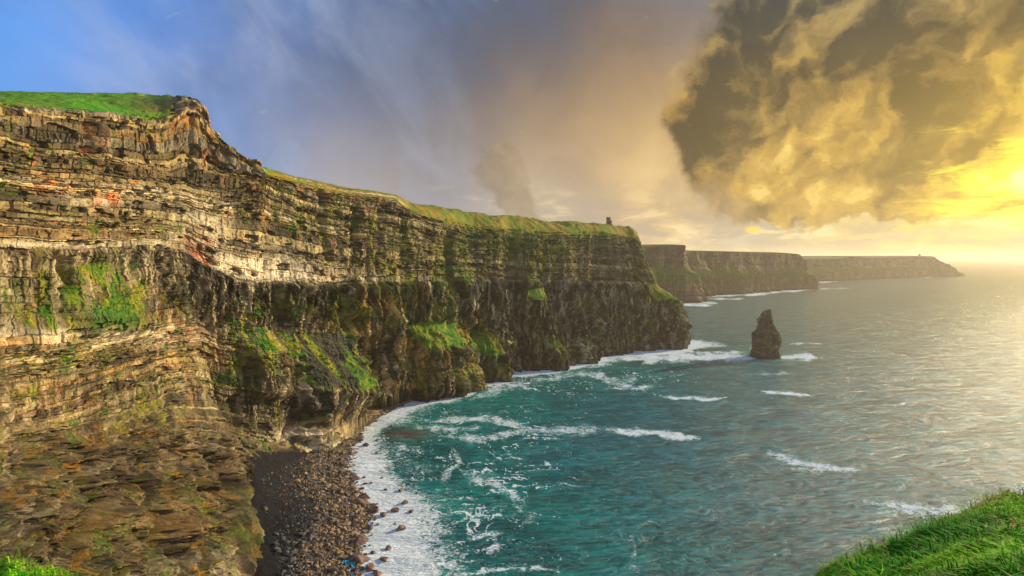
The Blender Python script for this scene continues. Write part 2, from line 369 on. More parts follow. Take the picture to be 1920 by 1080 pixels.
#            foot            B5              B4              B3              B2              B1              rim            grass edge      skyline         back
ST = [
 C(Wd(-66, -90, 20), Wd(-70, -90, 70), Wd(-80, -90, 84), Wd(-92, -90, 106), Wd(-98, -90, 143), Wd(-102, -90, 176), Wd(-106, -90, 194), Wd(-130, -95, 203), Wd(-170, -95, 214), Wd(-420, -95, 214)),
 C(Wd(-62, 30, 20), Wd(-72, 30, 72), Wd(-100, 30, 84), Wd(-116, 30, 106), Wd(-122, 30, 143), Wd(-126, 30, 177), Wd(-130, 30, 196), Wd(-150, 30, 204), Wd(-196, 30, 216), Wd(-460, 30, 214)),
 C(Wd(-68, 75, 26), Wd(-98, 95, 76), Wd(-142, 140, 88), Wd(-160, 140, 107), Wd(-166, 140, 143), Wd(-170, 140, 178), Wd(-174, 140, 198), Wd(-200, 150, 206), Wd(-240, 170, 220), Wd(-500, 160, 216)),
 C((0, 1560, 88), (0, 1000, 128), (0, 800, 180), (0, 665, 195), (0, 465, 205), (0, 290, 212), (0, 197, 216), (-10, 182, 262), (-20, 173, 330), Wd(-560, 320, 228)),
 C((240, 1400, 115), (220, 980, 170), (190, 775, 232), (180, 628, 245), (180, 462, 252), (180, 300, 258), (180, 210, 262), (180, 190, 310), (170, 170, 400), Wd(-560, 430, 232)),
 C((390, 1250, 165), (350, 960, 215), (320, 750, 280), (300, 598, 298), (300, 462, 300), (300, 320, 304), (298, 228, 308), (296, 196, 336), (275, 172, 420), Wd(-520, 540, 236)),
 C((500, 1150, 215), (420, 950, 252), (385, 760, 310), (355, 588, 330), (345, 474, 328), (352, 330, 336), (362, 205, 343), (362, 184, 350), (345, 180, 400), Wd(-400, 640, 236)),
 C((527, 1075, 238), (430, 925, 275), (395, 755, 322), (366, 583, 336), (362, 490, 334), (366, 340, 342), (372, 225, 348), (371, 186, 352), (362, 181, 380), Wd(-380, 650, 236)),
 C((508, 990, 282), (455, 890, 305), (415, 750, 336), (385, 588, 344), (385, 505, 344), (385, 345, 352), (390, 250, 358), (388, 243, 363), (360, 240, 420), Wd(-330, 660, 226)),
 C((488, 908, 334), (470, 870, 326), (445, 745, 348), (425, 597, 356), (425, 520, 358), (430, 348, 368), (437, 284, 374), (434, 279, 380), (400, 262, 450), Wd(-300, 680, 212)),
 C((537, 886, 352), (525, 848, 358), (510, 762, 368), (490, 602, 378), (482, 530, 382), (484, 345, 394), (484, 325, 400), (486, 314, 406), (480, 309, 440), Wd(-260, 700, 200)),
 C((606, 838, 391), (600, 812, 392), (580, 742, 408), (565, 604, 420), (562, 532, 424), (562, 378, 436), (562, 350, 441), (562, 334, 448), (560, 331, 480), Wd(-230, 720, 198)),
 C((682, 802, 451), (676, 774, 446), (665, 716, 458), (655, 608, 470), (650, 533, 475), (650, 397, 486), (650, 368, 491), (650, 355, 498), (650, 352, 530), Wd(-190, 740, 198)),
 C((698, 770, 498), (696, 752, 486), (694, 706, 488), (690, 608, 494), (690, 533, 498), (690, 402, 508), (690, 374, 514), (690, 360, 520), (690, 357, 556), Wd(-180, 750, 197)),
 C((752, 756, 540), (750, 732, 522), (745, 692, 522), (740, 608, 528), (740, 532, 532), (740, 408, 542), (742, 378, 547), (742, 366, 554), (742, 363, 590), Wd(-170, 760, 196)),
 C((775, 753, 556), (778, 726, 542), (772, 688, 546), (768, 606, 552), (770, 531, 560), (775, 416, 566), (770, 400, 572), (768, 385, 590), (766, 379, 630), Wd(-150, 800, 194)),
 C((822, 747, 570), (822, 720, 556), (815, 680, 562), (812, 600, 572), (812, 528, 582), (815, 430, 592), (815, 415, 600), (815, 394, 630), (815, 386, 670), Wd(-130, 850, 194)),
 C((876, 736, 598), (875, 716, 604), (872, 672, 614), (868, 590, 630), (868, 522, 640), (870, 446, 652), (870, 426, 662), (870, 404, 690), (870, 394, 730), Wd(-110, 900, 194)),
 C((884, 722, 636), (884, 705, 640), (884, 664, 644), (884, 590, 648), (884, 522, 652), (884, 450, 662), (884, 430, 672), (884, 406, 700), (884, 397, 738), Wd(-105, 910, 194)),
 C((936, 715, 646), (935, 692, 650), (937, 660, 656), (938, 590, 674), (938, 524, 684), (938, 452, 692), (938, 432, 700), (940, 412, 720), (944, 402, 752), Wd(-60, 950, 193)),
 C((946, 700, 690), (946, 686, 692), (946, 655, 694), (946, 590, 698), (948, 524, 702), (950, 453, 708), (950, 434, 716), (952, 413, 738), (956, 404, 772), Wd(-50, 980, 193)),
 C((1013, 697, 700), (1012, 682, 704), (1011, 650, 710), (1010, 588, 722), (1010, 525, 732), (1010, 458, 740), (1010, 440, 748), (1011, 420, 776), (1014, 411, 812), Wd(10, 1010, 193)),
 C((1062, 692, 716), (1061, 678, 724), (1060, 645, 736), (1060, 585, 752), (1060, 526, 762), (1060, 460, 772), (1060, 440, 780), (1060, 424, 802), (1062, 415, 834), Wd(60, 1040, 192)),
 C((1134, 668, 806), (1134, 655, 812), (1134, 628, 820), (1134, 575, 828), (1135, 528, 834), (1138, 465, 842), (1138, 442, 850), (1140, 427, 862), (1142, 418, 884), Wd(130, 1090, 191)),
 C((1210, 660, 846), (1209, 648, 850), (1207, 622, 856), (1203, 572, 864), (1198, 530, 870), (1184, 468, 878), (1176, 447, 886), (1168, 432, 893), (1164, 422, 905), Wd(180, 1130, 190)),
 C((1270, 659, 853), (1266, 642, 857), (1261, 615, 862), (1252, 570, 870), (1224, 534, 874), (1203, 478, 884), (1194, 449, 892), (1186, 432, 900), (1180, 424, 910), Wd(190, 1140, 189)),
 C((1284, 658, 862), (1281, 634, 866), (1276, 598, 870), (1264, 560, 876), (1230, 535, 882), (1210, 484, 890), (1202, 456, 898), (1195, 437, 906), (1186, 427, 916), Wd(195, 1150, 189)),
 C((1274, 640, 920), (1270, 622, 922), (1262, 596, 924), (1246, 560, 926), (1222, 532, 928), (1206, 484, 930), (1198, 456, 932), (1192, 440, 934), (1184, 430, 936), Wd(196, 1160, 189)),
 C(Wd(225, 1150, -4), Wd(222, 1150, 16), Wd(215, 1150, 45), Wd(205, 1150, 92), Wd(195, 1150, 120), Wd(185, 1150, 165), Wd(180, 1150, 180), Wd(170, 1150, 188), Wd(160, 1150, 190), Wd(120, 1160, 189)),
 C(Wd(60, 1420, -4), Wd(55, 1420, 16), Wd(50, 1420, 45), Wd(45, 1420, 92), Wd(35, 1420, 120), Wd(20, 1420, 165), Wd(10, 1420, 180), Wd(0, 1400, 188), Wd(-10, 1380, 190), Wd(-60, 1300, 189)),
]
KU = [60, 60, 90, 210, 140, 60, 22, 26, 50, 62, 88, 96, 44, 58, 36, 50, 60, 16, 56, 12, 66, 54, 80, 76, 52, 26, 30, 60, 40]
NV = [110, 90, 190, 150, 190, 80, 45, 45, 16]
LH = np.array([0, 15, 42, 92, 122, 172, 186, 198, 204, 210.])
SCALE_M = globals().get('MESH_SCALE', 1.)
def cliff_wall():
    k = SCALE_M
    G, u, v = resample(ST, [max(2, int(a*k)) for a in KU], [max(2, int(a*k)) for a in NV])
    for _ in range(2): G = box(box(G, int(9*k), 1), int(11*k), 0)
    lvl = np.arange(len(LH)); h = np.interp(v, lvl, LH)[:, None]+0*u[None]
    mid = np.searchsorted(v, 4.)
    ds = np.hypot(*np.gradient(box(G[mid], 9, 0), axis=0)[:, :2].T); s = np.cumsum(ds)[None, :]+0*h
    N = outward(G, int(30*k))
    px, py = proj(G); inf = (G[..., 1] > 60)
    px = np.where(inf, px, -200.); py = np.where(inf, py, 500.)
    h = h+2.5*fbm(s/90., h/200., 77, 2)
    step_ = np.linalg.norm(np.diff(G, axis=0, prepend=G[:1]), axis=-1); hr = np.cumsum(step_, 0); hr = 122+hr-hr[mid:mid+1]; hr = box(hr, 81, 1)
    # the zone below the main bed is shale cut in flutes; parts of the near wall stay well bedded
    low = ss(h, 124, 119)
    bedded = bump2(px, py, 150, 640, 330, 42)+bump2(px, py, 150, 745, 330, 70)*.6+bump2(px, py, 600, 815, 120, 22)*(px < 700)+bump2(px, py, 850, 690, 60, 12)*.7
    low = low*(1-np.clip(bedded, 0, .92))*(1-.42*ss(px, 375, 330)*ss(h, 90, 100))*(1-.75*ss(h, 52, 36)*ss(px, 520, 400))
    spur = ss(h, 42, 27)*ss(px, 520, 430)
    sh_ = ss(h, 92, 60)*ss(px, 560, 430); hk = h*(1-sh_)+hr*sh_
    d, li, bi, crack, alc, r1, r2 = rock(s, hk, low, 11, flute=.55+.45*ss(px, 350, 700)+.5*ss(px, 860, 960))
    d = d*(1+.1*spur)+.8*spur*(fbm(s/28., hr/28., 31, 6, .62)*19+(.45-np.abs(fbm((s*.8+hr*.5)/9., (hr*.8-s*.5)/24., 35, 6, .66)))*6+(hsh(np.floor(s/2.6+vn2(s/5.,hr/5.,38)), np.floor(hr/2.1+vn2(s/4.,hr/6.,39)), 1, 5)-.5)*2.6+(hsh(np.floor(s/6.5+vn2(s/9.,hr/9.,138)), np.floor(hr/5.+vn2(s/8.,hr/9.,139)), 1, 5)-.5)*3.6+(hsh(np.floor(s/1.1+vn2(s/3.,hr/3.,238)), np.floor(hr/.8+vn2(s/3.,hr/3.,239)), 1, 5)-.5)*.9)
    hf = ss(h, 40, 8)*ss(px, 500, 540)*ss(px, 790, 750)*ss(py, 915, 885); d = d*(1-.7*hf)-hf*5
    near = ss(px, 700, 200); d *= .72+.28*ss(G[..., 1], 250, 500)
    g = np.zeros_like(px); shale = np.zeros_like(px)
    # ledges, taluses and buttresses standing out of the wall:
    gS = np.zeros_like(px)
    FEAT = [  # px, top py, foot py, half width, reach, shelf fraction, grass, lean
     (590, 622, 880, 84, 15, .42, .8, .35), (806, 604, 780, 62, 12, .26, 1., .45), (900, 622, 760, 32, 10, .30, 1., .2),
     (1036, 632, 740, 17, 10, .25, .5, .1), (1094, 632, 720, 14, 9, .2, .45, .1), (1000, 538, 600, 26, 9, .35, 1., .1),
     (165, 492, 640, 105, 5, .70, .52, .25), (60, 560, 670, 80, 3, .6, .35, .2), (1232, 534, 650, 28, 7, .25, 1., .5), (690, 560, 640, 60, 6, .3, .3, .2),
     (480, 610, 740, 50, 9, .4, .6, .2), (875, 500, 620, 20, 8, .3, .5, .1)]
    for cx, t, b, hw, amp, sh, gr, lean in FEAT:
        q = (py-t)/(b-t); cxx = cx+lean*(py-t)+.10*hw*vn2(py/9., px*0, 5)
        lat = ss(1-np.abs(px-cxx)/hw+.14*fbm(px/14., py/20., 41, 3), .0, .55)
        up = ss(q+.06*fbm(px/10., py/10., 43, 3), 0, sh)
        dn = 1-ss(q, .86, 1.04) if b < 690 or px is None else (1-ss(q, .94, 1.10))
        d = d*(1-.8*lat*ss(q, -.03, .03)*ss(q, sh+.03, sh-.03)*gr)+amp*lat*up*dn
        gm = lat*ss(q, -.05, .06)*ss(q, sh*1.15, sh*.75)*gr
        if amp == 15:
            n = fbm((px-.55*py)/16., (px+py)/90., 51, 4); shale = np.maximum(shale, ss(gm, .15, .5)*ss(n, -.08, .12))
        g = np.maximum(g, gm)
        if cx > 500 and gr >= .8: gS = np.maximum(gS, gm)
    d = d-hf*11*ss(px, 520, 560)*ss(px, 742, 705)
    # recessed dark gullies
    for cx, t, b, hw, dep, lean in [(725, 560, 735, 9, 12, .06), (848, 440, 560, 9, 11, -.02), (548, 700, 830, 8, 10, .1), (645, 530, 625, 14, 9, .02), (890, 560, 640, 9, 14, 0), (985, 560, 690, 8, 11, 0),
                                   (1078, 590, 690, 7, 10, 0), (520, 540, 640, 8, 7, 0), (600, 350, 500, 7, 5, .1), (668, 380, 470, 8, 6, 0), (716, 380, 500, 6, 5, 0), (165, 205, 300, 14, 5, .0), (105, 470, 560, 12, 5, .3), (150, 840, 1010, 16, 9, .35), (270, 850, 1060, 14, 10, .3), (345, 820, 980, 12, 9, .25), (410, 850, 1060, 12, 9, .2), (40, 830, 980, 14, 8, .3), (210, 930, 1080, 12, 8, -.3), (440, 740, 850, 10, 7, .2), (300, 480, 590, 10, 6, .4)]:
        cxx = cx+lean*(py-t)+hw*.5*vn2(py/14., px*0+cx, 6)
        d -= 1.35*dep*np.exp(-((px-cxx)/hw)**2)*ss(py, t-12, t+18)*ss(py, b+10, b-22)
    cl = np.abs(fbm(s/13.+.3*vn2(s/20., h/30., 161), h/120., 160, 2)); d -= 5.5*ss(cl, .055, .0)*low*ss(px, 350, 420)*(1-gS)
    top = ss(v, 6.0, 6.55)[:, None]+0*px                       # 1 on the clifftop
    top0 = ss(v, 5.9, 6.25)[:, None]+0*px
    crest = ss(px, 312, 334)*ss(px, 505, 478)*inf
    d = d*(1-top*(1-.9*crest*ss(v, 8.6, 7.8)[:, None]))
    X = G+N*d[..., None]
    bs_ = np.floor(s/4.5+.5*vn2(s/9., h/5., 55)); bz_ = np.floor(h/3.5+hsh(bs_, 1, 2, 3)*2)
    cb = crest*ss(v, 5.2, 5.8)[:, None]*ss(v, 8.9, 8.2)[:, None]
    X[..., 2] += cb*((hsh(bs_, bz_*0, 4, 9)-.5)*3.2+(hsh(bs_, bz_, 5, 9)-.5)*1.6); X = X+N*(cb*(hsh(bs_, bz_, 6, 9)-.4)*3.4)[..., None]
    # rock blocks leaning out at the buttress crest; turf relief
    X[..., 2] += top*(1-crest)*(fbm(G[..., 0]/22., G[..., 1]/22., 61, 4)*(1.6+2.2*ss(px, 700, 900))+fbm(G[..., 0]/5., G[..., 1]/5., 65, 3)*.7)*ss(G[..., 1], 1500, 900)
    X[..., 2] += .5*(1-top)*fbm(s/3., h/2., 66, 3)
    sk = np.clip(1-np.arange(X.shape[0])/(X.shape[0]*.085), 0, 1)[:, None]; X[..., 2] -= sk**1.5*13
    NN = normals(X); NN *= np.sign((NN*N).sum(-1)+NN[..., 2]*top)[..., None]; nz = NN[..., 2]
    # ---------------- colour
    rng = np.random.RandomState(5); pal = UP_PAL[rng.choice(len(UP_PAL), 400, p=UP_W)]
    lay = pal[li % 400]
    seg = np.floor(s/31.+.7*vn2(s/20., h/20., 70)+li*.37)
    alt = UP_PAL[(hsh(li, seg, 2, 9)*9.99).astype(int)]
    up = lay*.72+alt*.28
    br = .74+.52*hsh(li, bi, 3, 12); up = up*br[..., None]
    rust = (hsh(li, bi, 4, 13) > .975)*.7+ss(fbm(s/14., h/7., 71, 3), .36, .56)*.45
    up = mixc(up, L3((184, 112, 58)), np.clip(rust, 0, 1)*ss(fbm(s/3., h/2.5, 72, 2), -.3, .2))
    white = bump2(px, py, 420, 500, 75, 22)+bump2(px, py, 500, 510, 60, 15)+bump2(px, py, 380, 420, 34, 26)*.7+bump2(px, py, 165, 628, 180, 11)*.8+bump2(px, py, 240, 372, 90, 12)*.5+bump2(px, py, 620, 522, 130, 6)*.6+bump2(px, py, 60, 458, 260, 7)*.7+bump2(px, py, 590, 818, 70, 10)
    up = mixc(up, L3((228, 210, 172))*(.6+.5*br[..., None]), np.clip(white*.75+.3*fbm(s/6., h/2., 73, 3)*ss(white, .1, .4), 0, .85))
    orange = bump2(px, py, 368, 480, 16, 22)+bump2(px, py, 340, 610, 34, 20)*.5+bump2(px, py, 160, 752, 16, 7)*1.2+bump2(px, py, 200, 372, 22, 9)*.9+bump2(px, py, 100, 345, 30, 12)*.6+bump2(px, py, 330, 690, 22, 18)*.4
    up = mixc(up, L3((214, 112, 54)), np.clip(orange*(.45+.9*vn2(s/3., h/2., 74)), 0, .7))
    up = mixc(up, L3((64, 54, 42)), alc*.75)
    up = mixc(up, L3((74, 60, 42)), ss(fbm(s/12., h/4.5, 79, 4, .6), .08, .34)*.6*(1-np.clip(white, 0, 1)*.7))
    # bed B1: a pale ledge traced along the right-hand upper wall
    b1l = np.exp(-((h-172)/1.3)**2)*ss(px, 440, 500)*ss(px, 930, 860)
    up = mixc(up, L3((206, 182, 122)), b1l*.85)
    lost = fbm(s/4.2, h/26., 80, 4); lostf = fbm(s/1.5, h/9., 84, 3)
    lo = mixc(mixc(L3((66, 58, 48))+0*up, L3((170, 150, 112)), ss(lost+.4*lostf, -.22, .36)), L3((212, 194, 152)), ss(lostf+.5*lost, .24, .55)*.6)
    lo = lo*(.80+.4*hsh(li, bi, 9, 12))[..., None]*(.62+.76*hsh(np.floor(s/2.1+.4*vn2(s/4., hk/7., 62)), np.floor(hk/6.5), 4, 3))[..., None]
    ory = ss(fbm(s/7., h/22., 86, 3)+.35*bump2(px, py, 690, 600, 70, 90)+.3*bump2(px, py, 790, 640, 60, 60), .30, .52)*ss(px, 560, 640)*ss(px, 960, 860)
    lo = mixc(lo, L3((196, 148, 72)), ory*.65)
    c = mixc(up, lo, np.clip(low*1.15, 0, 1))
    # dark water stains running down the upper wall
    stn = ss(fbm(s/5., h/60., 88, 4)+.25*fbm(s/14., h/14., 89, 2), .10, .42)*ss(h, 196, 176)
    c = mixc(c, L3((58, 48, 38)), stn*(.35+.35*ss(px, 480, 640))*(1-.5*low))
    # the far headland's shade is put into its colour, darker and greyer; also overgrown
    c = c*(1-.10*ss(px, 830, 940))[..., None]
    c = mixc(c, L3((84, 80, 78)), ss(px, 860, 960)*.25)
    pale = (np.exp(-((h-122-1.5*vn2(s/30., s*0, 7))/1.2)**2)+.7*np.exp(-((h-101)/.8)**2)+.6*np.exp(-((h-146)/.9)**2))*ss(px, 900, 960)*(vn2(s/7., s*0+.5, 8) > -.3)
    c = mixc(c, L3((176, 160, 124)), np.clip(pale, 0, 1)*.7)
    # wet foot
    foot = ss(h, 13, 5)*ss(px, 640, 760); c = mixc(c, L3((66, 58, 54)), foot*.8)
    c = mixc(c, c*.72, crack); c = mixc(c, L3((44, 38, 34)), ss(cl, .07, .01)*low*ss(px, 350, 420)*.6)  # cracks and clefts: their shade is deepened by darkening the rock colour
    # spur: brown earthy rock
    sr = fbm((s*.6-hr*.8)/3.4, (hr*.6+s*.8)/10., 91, 6, .75)
    c = mixc(c, mixc(mixc(L3((58, 47, 36))+0*c, L3((128, 106, 76)), ss(fbm(s/7., hr/6., 90, 6, .7), -.25, .25)), L3((168, 142, 102)), ss(sr, .16, .50)*.8), spur*.50)
    c = c*(1-.18*spur)[..., None]*(1-spur*.3+spur*.6*hsh(np.floor(s/2.6+vn2(s/5.,hr/5.,38)), np.floor(hr/2.1+vn2(s/4.,hr/6.,39)), 2, 5))[..., None]
    c = mixc(c, L3((40, 31, 24)), ss(fbm((s*.8+hr*.5)/3., (hr*.8-s*.5)/11., 95, 4, .65), .14, .34)*spur*.8)
    # ---------------- moss and turf
    gn = fbm(s/9., h/9., 92, 5, .6); gv = fbm(s/3.2, h/26., 96, 5, .6)
    rt = ss(px, 820, 900)*.6; gn = gn*(1-rt)+gv*rt
    mb = .08*ss(px, 640, 760)+.10*ss(px, 830, 930)
    mb = mb-.14*ss(px, 880, 960)*ss(py, 480, 540)
    for cx, cy, rx, ry, a in [(190, 560, 75, 55, .75), (70, 560, 55, 60, .5), (180, 610, 70, 12, .5), (470, 640, 40, 70, .45), (560, 570, 110, 26, .5), (455, 720, 40, 50, .4), (600, 345, 120, 16, .45),
                              (620, 410, 60, 22, .55), (740, 490, 25, 70, .6), (795, 580, 40, 50, .55), (845, 520, 18, 80, .75), (640, 580, 25, 40, .6), (1010, 444, 170, 16, .6), (940, 460, 70, 22, .35),
                              (1215, 500, 18, 50, .4), (1245, 560, 30, 28, .7), (1000, 480, 40, 22, .5), (1000, 560, 22, 30, .7), (370, 970, 90, 50, .4), (560, 870, 40, 25, .4), (1040, 650, 20, 40, .4), (1100, 640, 18, 40, .4), (850, 690, 40, 40, .3), (925, 680, 14, 40, .6), (700, 745, 30, 18, .5)]:
        mb = mb+a*bump2(px, py, cx, cy, rx, ry)
    m = ss(gn*.55+gv*.45+mb*.62+.55*(nz-.35)*ss(nz, .1, .6)-.06, .20, .44)*(1-.65*np.clip(white, 0, 1))
    m *= .55+.45*ss(gv+.3*lostf, -.25, .12)
    m *= (1-foot)*(1-.7*spur)
    mossc = mixc(mixc(L3((62, 74, 24))+0*c, L3((140, 136, 40)), ss(fbm(s/6., h/8., 100, 3), -.2, .4)), L3((62, 104, 26)), ss(fbm(s/11., h/11., 103, 3), .2, .45))
    mossc = mixc(mossc, L3((176, 120, 30)), ss(fbm(s/9., h/6., 105, 4), .1, .45)*np.clip(spur+ss(h, 160, 176)*ss(px, 900, 700)*ss(px, 440, 500), 0, 1)*.85)
    c = mixc(c, mossc, m*.88)
    c = c*(1-low*.75*ss(px, 200, 400)*(1-ss(lostf+.35*fbm(s/.9, h/5., 87, 2), -.35, .25)))[..., None]
    # orange and green turf on the spur
    sg = ss(fbm(s/9., hr/9., 107, 6, .66)-.18+.62*bump2(px, py, 110, 840, 50, 20)+.52*bump2(px, py, 70, 935, 70, 20)+.3*bump2(px, py, 160, 1000, 60, 20)+.34*bump2(px, py, 380, 960, 40, 25)+.3*(nz-.4)+.3*fbm(s/1.7, hr/1.7, 108, 3), .26, .44)*spur
    c = mixc(c, mixc(L3((164, 112, 32))+0*c, L3((86, 98, 28)), ss(fbm(s/10., hr/10., 111, 3)+.3*ss(py, 900, 1000), -.05, .35)), sg*.8)
    gt = fbm(s/3., hk/4., 131, 5, .65); gg = np.maximum(ss(g+.35*gn+.75*gt, .34, .58), ss(gS+.3*gt, .28, .42))
    turf = (.75+.5*hsh(np.floor(s*2), np.floor(hk*2), 3, 3))[..., None]*mixc(mixc(L3((66, 108, 26))+0*c, L3((112, 128, 30)), ss(fbm(s/6., h/5., 113, 3), -.2, .4)), L3((150, 128, 34)), ss(fbm((px-.6*py)/9., (px+py)/60., 114, 3), .05, .4)*.8)
    c = mixc(c, turf, gg*.95)
    c = mixc(c, L3((62, 56, 50)), shale*.92*(gg > .3))
    # clifftop turf
    tp = ss(top0+.8*fbm(s/7., h/3., 115, 5, .6)*(v[:, None] < 7.5), .35, .75)
    gx, gy = G[..., 0], G[..., 1]
    tc_ = mixc(mixc(L3((92, 142, 22))+0*c, L3((118, 128, 34)), ss(fbm(gx/30., gy/30., 117, 4), -.2, .35)), L3((150, 112, 36)), ss(fbm(gx/14., gy/14., 119, 4)+.3*ss(px, 900, 1150), .15, .5)*.75)
    tc_ = mixc(tc_, L3((78, 158, 14)), bump2(px, py, 190, 205, 80, 14)*.9)
    tc_ = mixc(tc_, L3((92, 76, 36)), bump2(px, py, 285, 200, 38, 14)*.8)
    rk = ss(fbm(gx/6., gy/6., 121, 4), .42, .6)*(v[:, None] > 7.6); tc_ = mixc(tc_, L3((176, 160, 128)), rk*.7)
    tc_ = mixc(tc_, mixc(L3((104, 104, 30))+0*c, L3((146, 112, 40)), ss(fbm(gx/11., gy/11., 123, 4), -.1, .3)), ss(px, 480, 620)*.65)
    tp = tp*(1-crest*ss(v, 8.4, 7.9)[:, None])*(1-.7*ss(px, 520, 560)*ss(px, 770, 745)*(v[:, None] < 7.3))
    c = mixc(c, tc_, tp*ss(h, 180, 186))
    me = raw_mesh('cliff', X, grid_faces(*X.shape[:2], flip=False), 4, {'Col': np.clip(c, .004, .9)})
    link('cliff', me, M_ROCK, kind='structure')
    return X, px, py
CX, _, _ = cliff_wall()

# ------------------------------------------------------------------ far headlands
def headland(name, sts, ku, nv, lh, seed, amp, dark):
    G, u, v = resample(sts, ku, nv); G = box(box(G, 5, 1), 5, 0)
    h = np.interp(v, np.arange(len(lh)), lh)[:, None]+0*u[None]
    s = np.cumsum(np.hypot(*np.gradient(G[len(v)//2], axis=0)[:, :2].T))[None, :]+0*h
    N = outward(G, 9)
    d, li, bi, crack, bed, r1, r2 = rock(s*.45, h*.45, ss(h, 130, 90), seed, flute=1.4)
    n = fbm(s/60., h/120., seed+3, 4)
    d = d*amp+n*14
    top = ss(v, len(lh)-3., len(lh)-2.8)[:, None]+0*h
    # grassy apron half-way down
    ap = ss(h+20*fbm(s/50., h/90., seed+9, 3), 118, 88)*ss(fbm(s/120., h*0, seed+7, 2), -.5, .1)
    X = G+N*((d+ap*16)*(1-top))[..., None]
    c = mixc(L3((104, 88, 72))+0*X, L3((160, 132, 100)), ss(fbm(s/14., h/60., seed+20, 4)+.5*(r2-.5), -.2, .5))
    c = c*(.8+.4*hsh(li, 0, 1, seed))[..., None]
    gr = ss(fbm(s/35., h/18., seed+30, 4)+.9*np.exp(-((h-92)/24.)**2), .28, .6)
    c = mixc(c, L3((84, 122, 20)), np.clip(gr*1.2, 0, 1)); c = mixc(c, L3((98, 112, 30)), ss(top+ss(h, 176, 186), .3, .8))
    c = mixc(c, c*.5, ss(h, 22, 6))
    me = raw_mesh(name, X, grid_faces(*X.shape[:2]), 4, {'Col': np.clip(c*dark, .004, .9)})
    link(name, me, M_FAR, kind='structure')
LH2 = [0, 45, 95, 150, 186, 192, 200]
def col2(x0, yb, yt, D, back, x1=None, lean=0.):
    """foot pixel, skyline pixel, distance -> 7 levels"""
    x1 = x0 if x1 is None else x1
    f = P(x0, yb, D); f[2] = -4.; t = P(x1, yt, D+18); o = []
    for k, q in enumerate((0, .24, .50, .80, 1.)):
        p = f*(1-q)+t*q; p[0] += lean*q*(1-q)*4; p[1] += 10*q; o.append(p)
    o.append(o[-1]+np.array([-40, 60, 4.])); o.append(o[-1]+np.array(back, float)); return o
headland('headland', [col2(1195, 568, 462, 1760, (-300, 300, 0)), col2(1235, 568, 459.5, 1775, (-200, 400, 0)), col2(1285, 568, 459, 1780, (-200, 400, 0)), col2(1304, 567, 460, 1790, (-100, 500, 0), 1279),
    col2(1304, 560, 463, 1910, (-100, 400, 0), 1281), col2(1308, 556, 470, 2060, (-300, 400, 0), 1284), col2(1340, 553, 471, 2130, (-300, 500, 0)), col2(1380, 551, 472, 2190, (-300, 500, 0)), col2(1430, 547, 473, 2330, (-300, 500, 0)), col2(1480, 544, 474, 2450, (-300, 500, 0), 1478),
    col2(1512, 542.6, 476, 2520, (-300, 400, 0), 1497), col2(1523, 542, 492, 2550, (-200, 300, 0), 1514), col2(1521, 538, 496, 2720, (-200, 300, 0), 1512), col2(1450, 530, 480, 3300, (-600, 300, 0))],
    [40, 60, 30, 20, 20, 40, 50, 60, 60, 40, 20, 16, 30], [40, 50, 50, 40, 8, 8], LH2, 33, 1.7, .62)
headland('headland.001', [col2(1480, 530, 486, 3320, (-300, 500, 0)), col2(1530, 527.5, 485, 3380, (-300, 600, 0)), col2(1580, 525, 484.5, 3500, (-300, 600, 0)), col2(1592, 524.2, 481, 3560, (-300, 600, 0)), col2(1620, 522.5, 480.6, 3700, (-300, 600, 0)), col2(1624, 522.3, 483.3, 3730, (-300, 600, 0)),
    col2(1660, 520.8, 482, 3860, (-300, 600, 0)), col2(1690, 519.6, 480.8, 3980, (-300, 600, 0)), col2(1700, 519.2, 482, 4020, (-300, 600, 0)), col2(1710, 518.8, 480.5, 4060, (-300, 600, 0)), col2(1736, 518, 480.2, 4160, (-300, 500, 0)), col2(1739, 517.9, 484.6, 4170, (-200, 500, 0)), col2(1748, 517.6, 481.5, 4200, (-200, 500, 0)),
    col2(1755, 517.4, 480.4, 4220, (-200, 500, 0)), col2(1757, 517.3, 485.5, 4230, (-200, 400, 0)), col2(1768, 517, 491, 4260, (-200, 300, 0)), col2(1784, 516.6, 497, 4320, (-200, 200, 0)), col2(1797, 516.1, 505, 4370, (-100, 200, 0)), col2(1802, 515.9, 513, 4400, (-100, 100, 0)), col2(1798, 514, 508, 4700, (-100, 100, 0))],
    [40, 40, 14, 26, 8, 34, 30, 12, 12, 24, 6, 12, 10, 6, 12, 16, 14, 8, 20], [20, 24, 24, 20, 6, 6], LH2, 44, 2.4, .62)

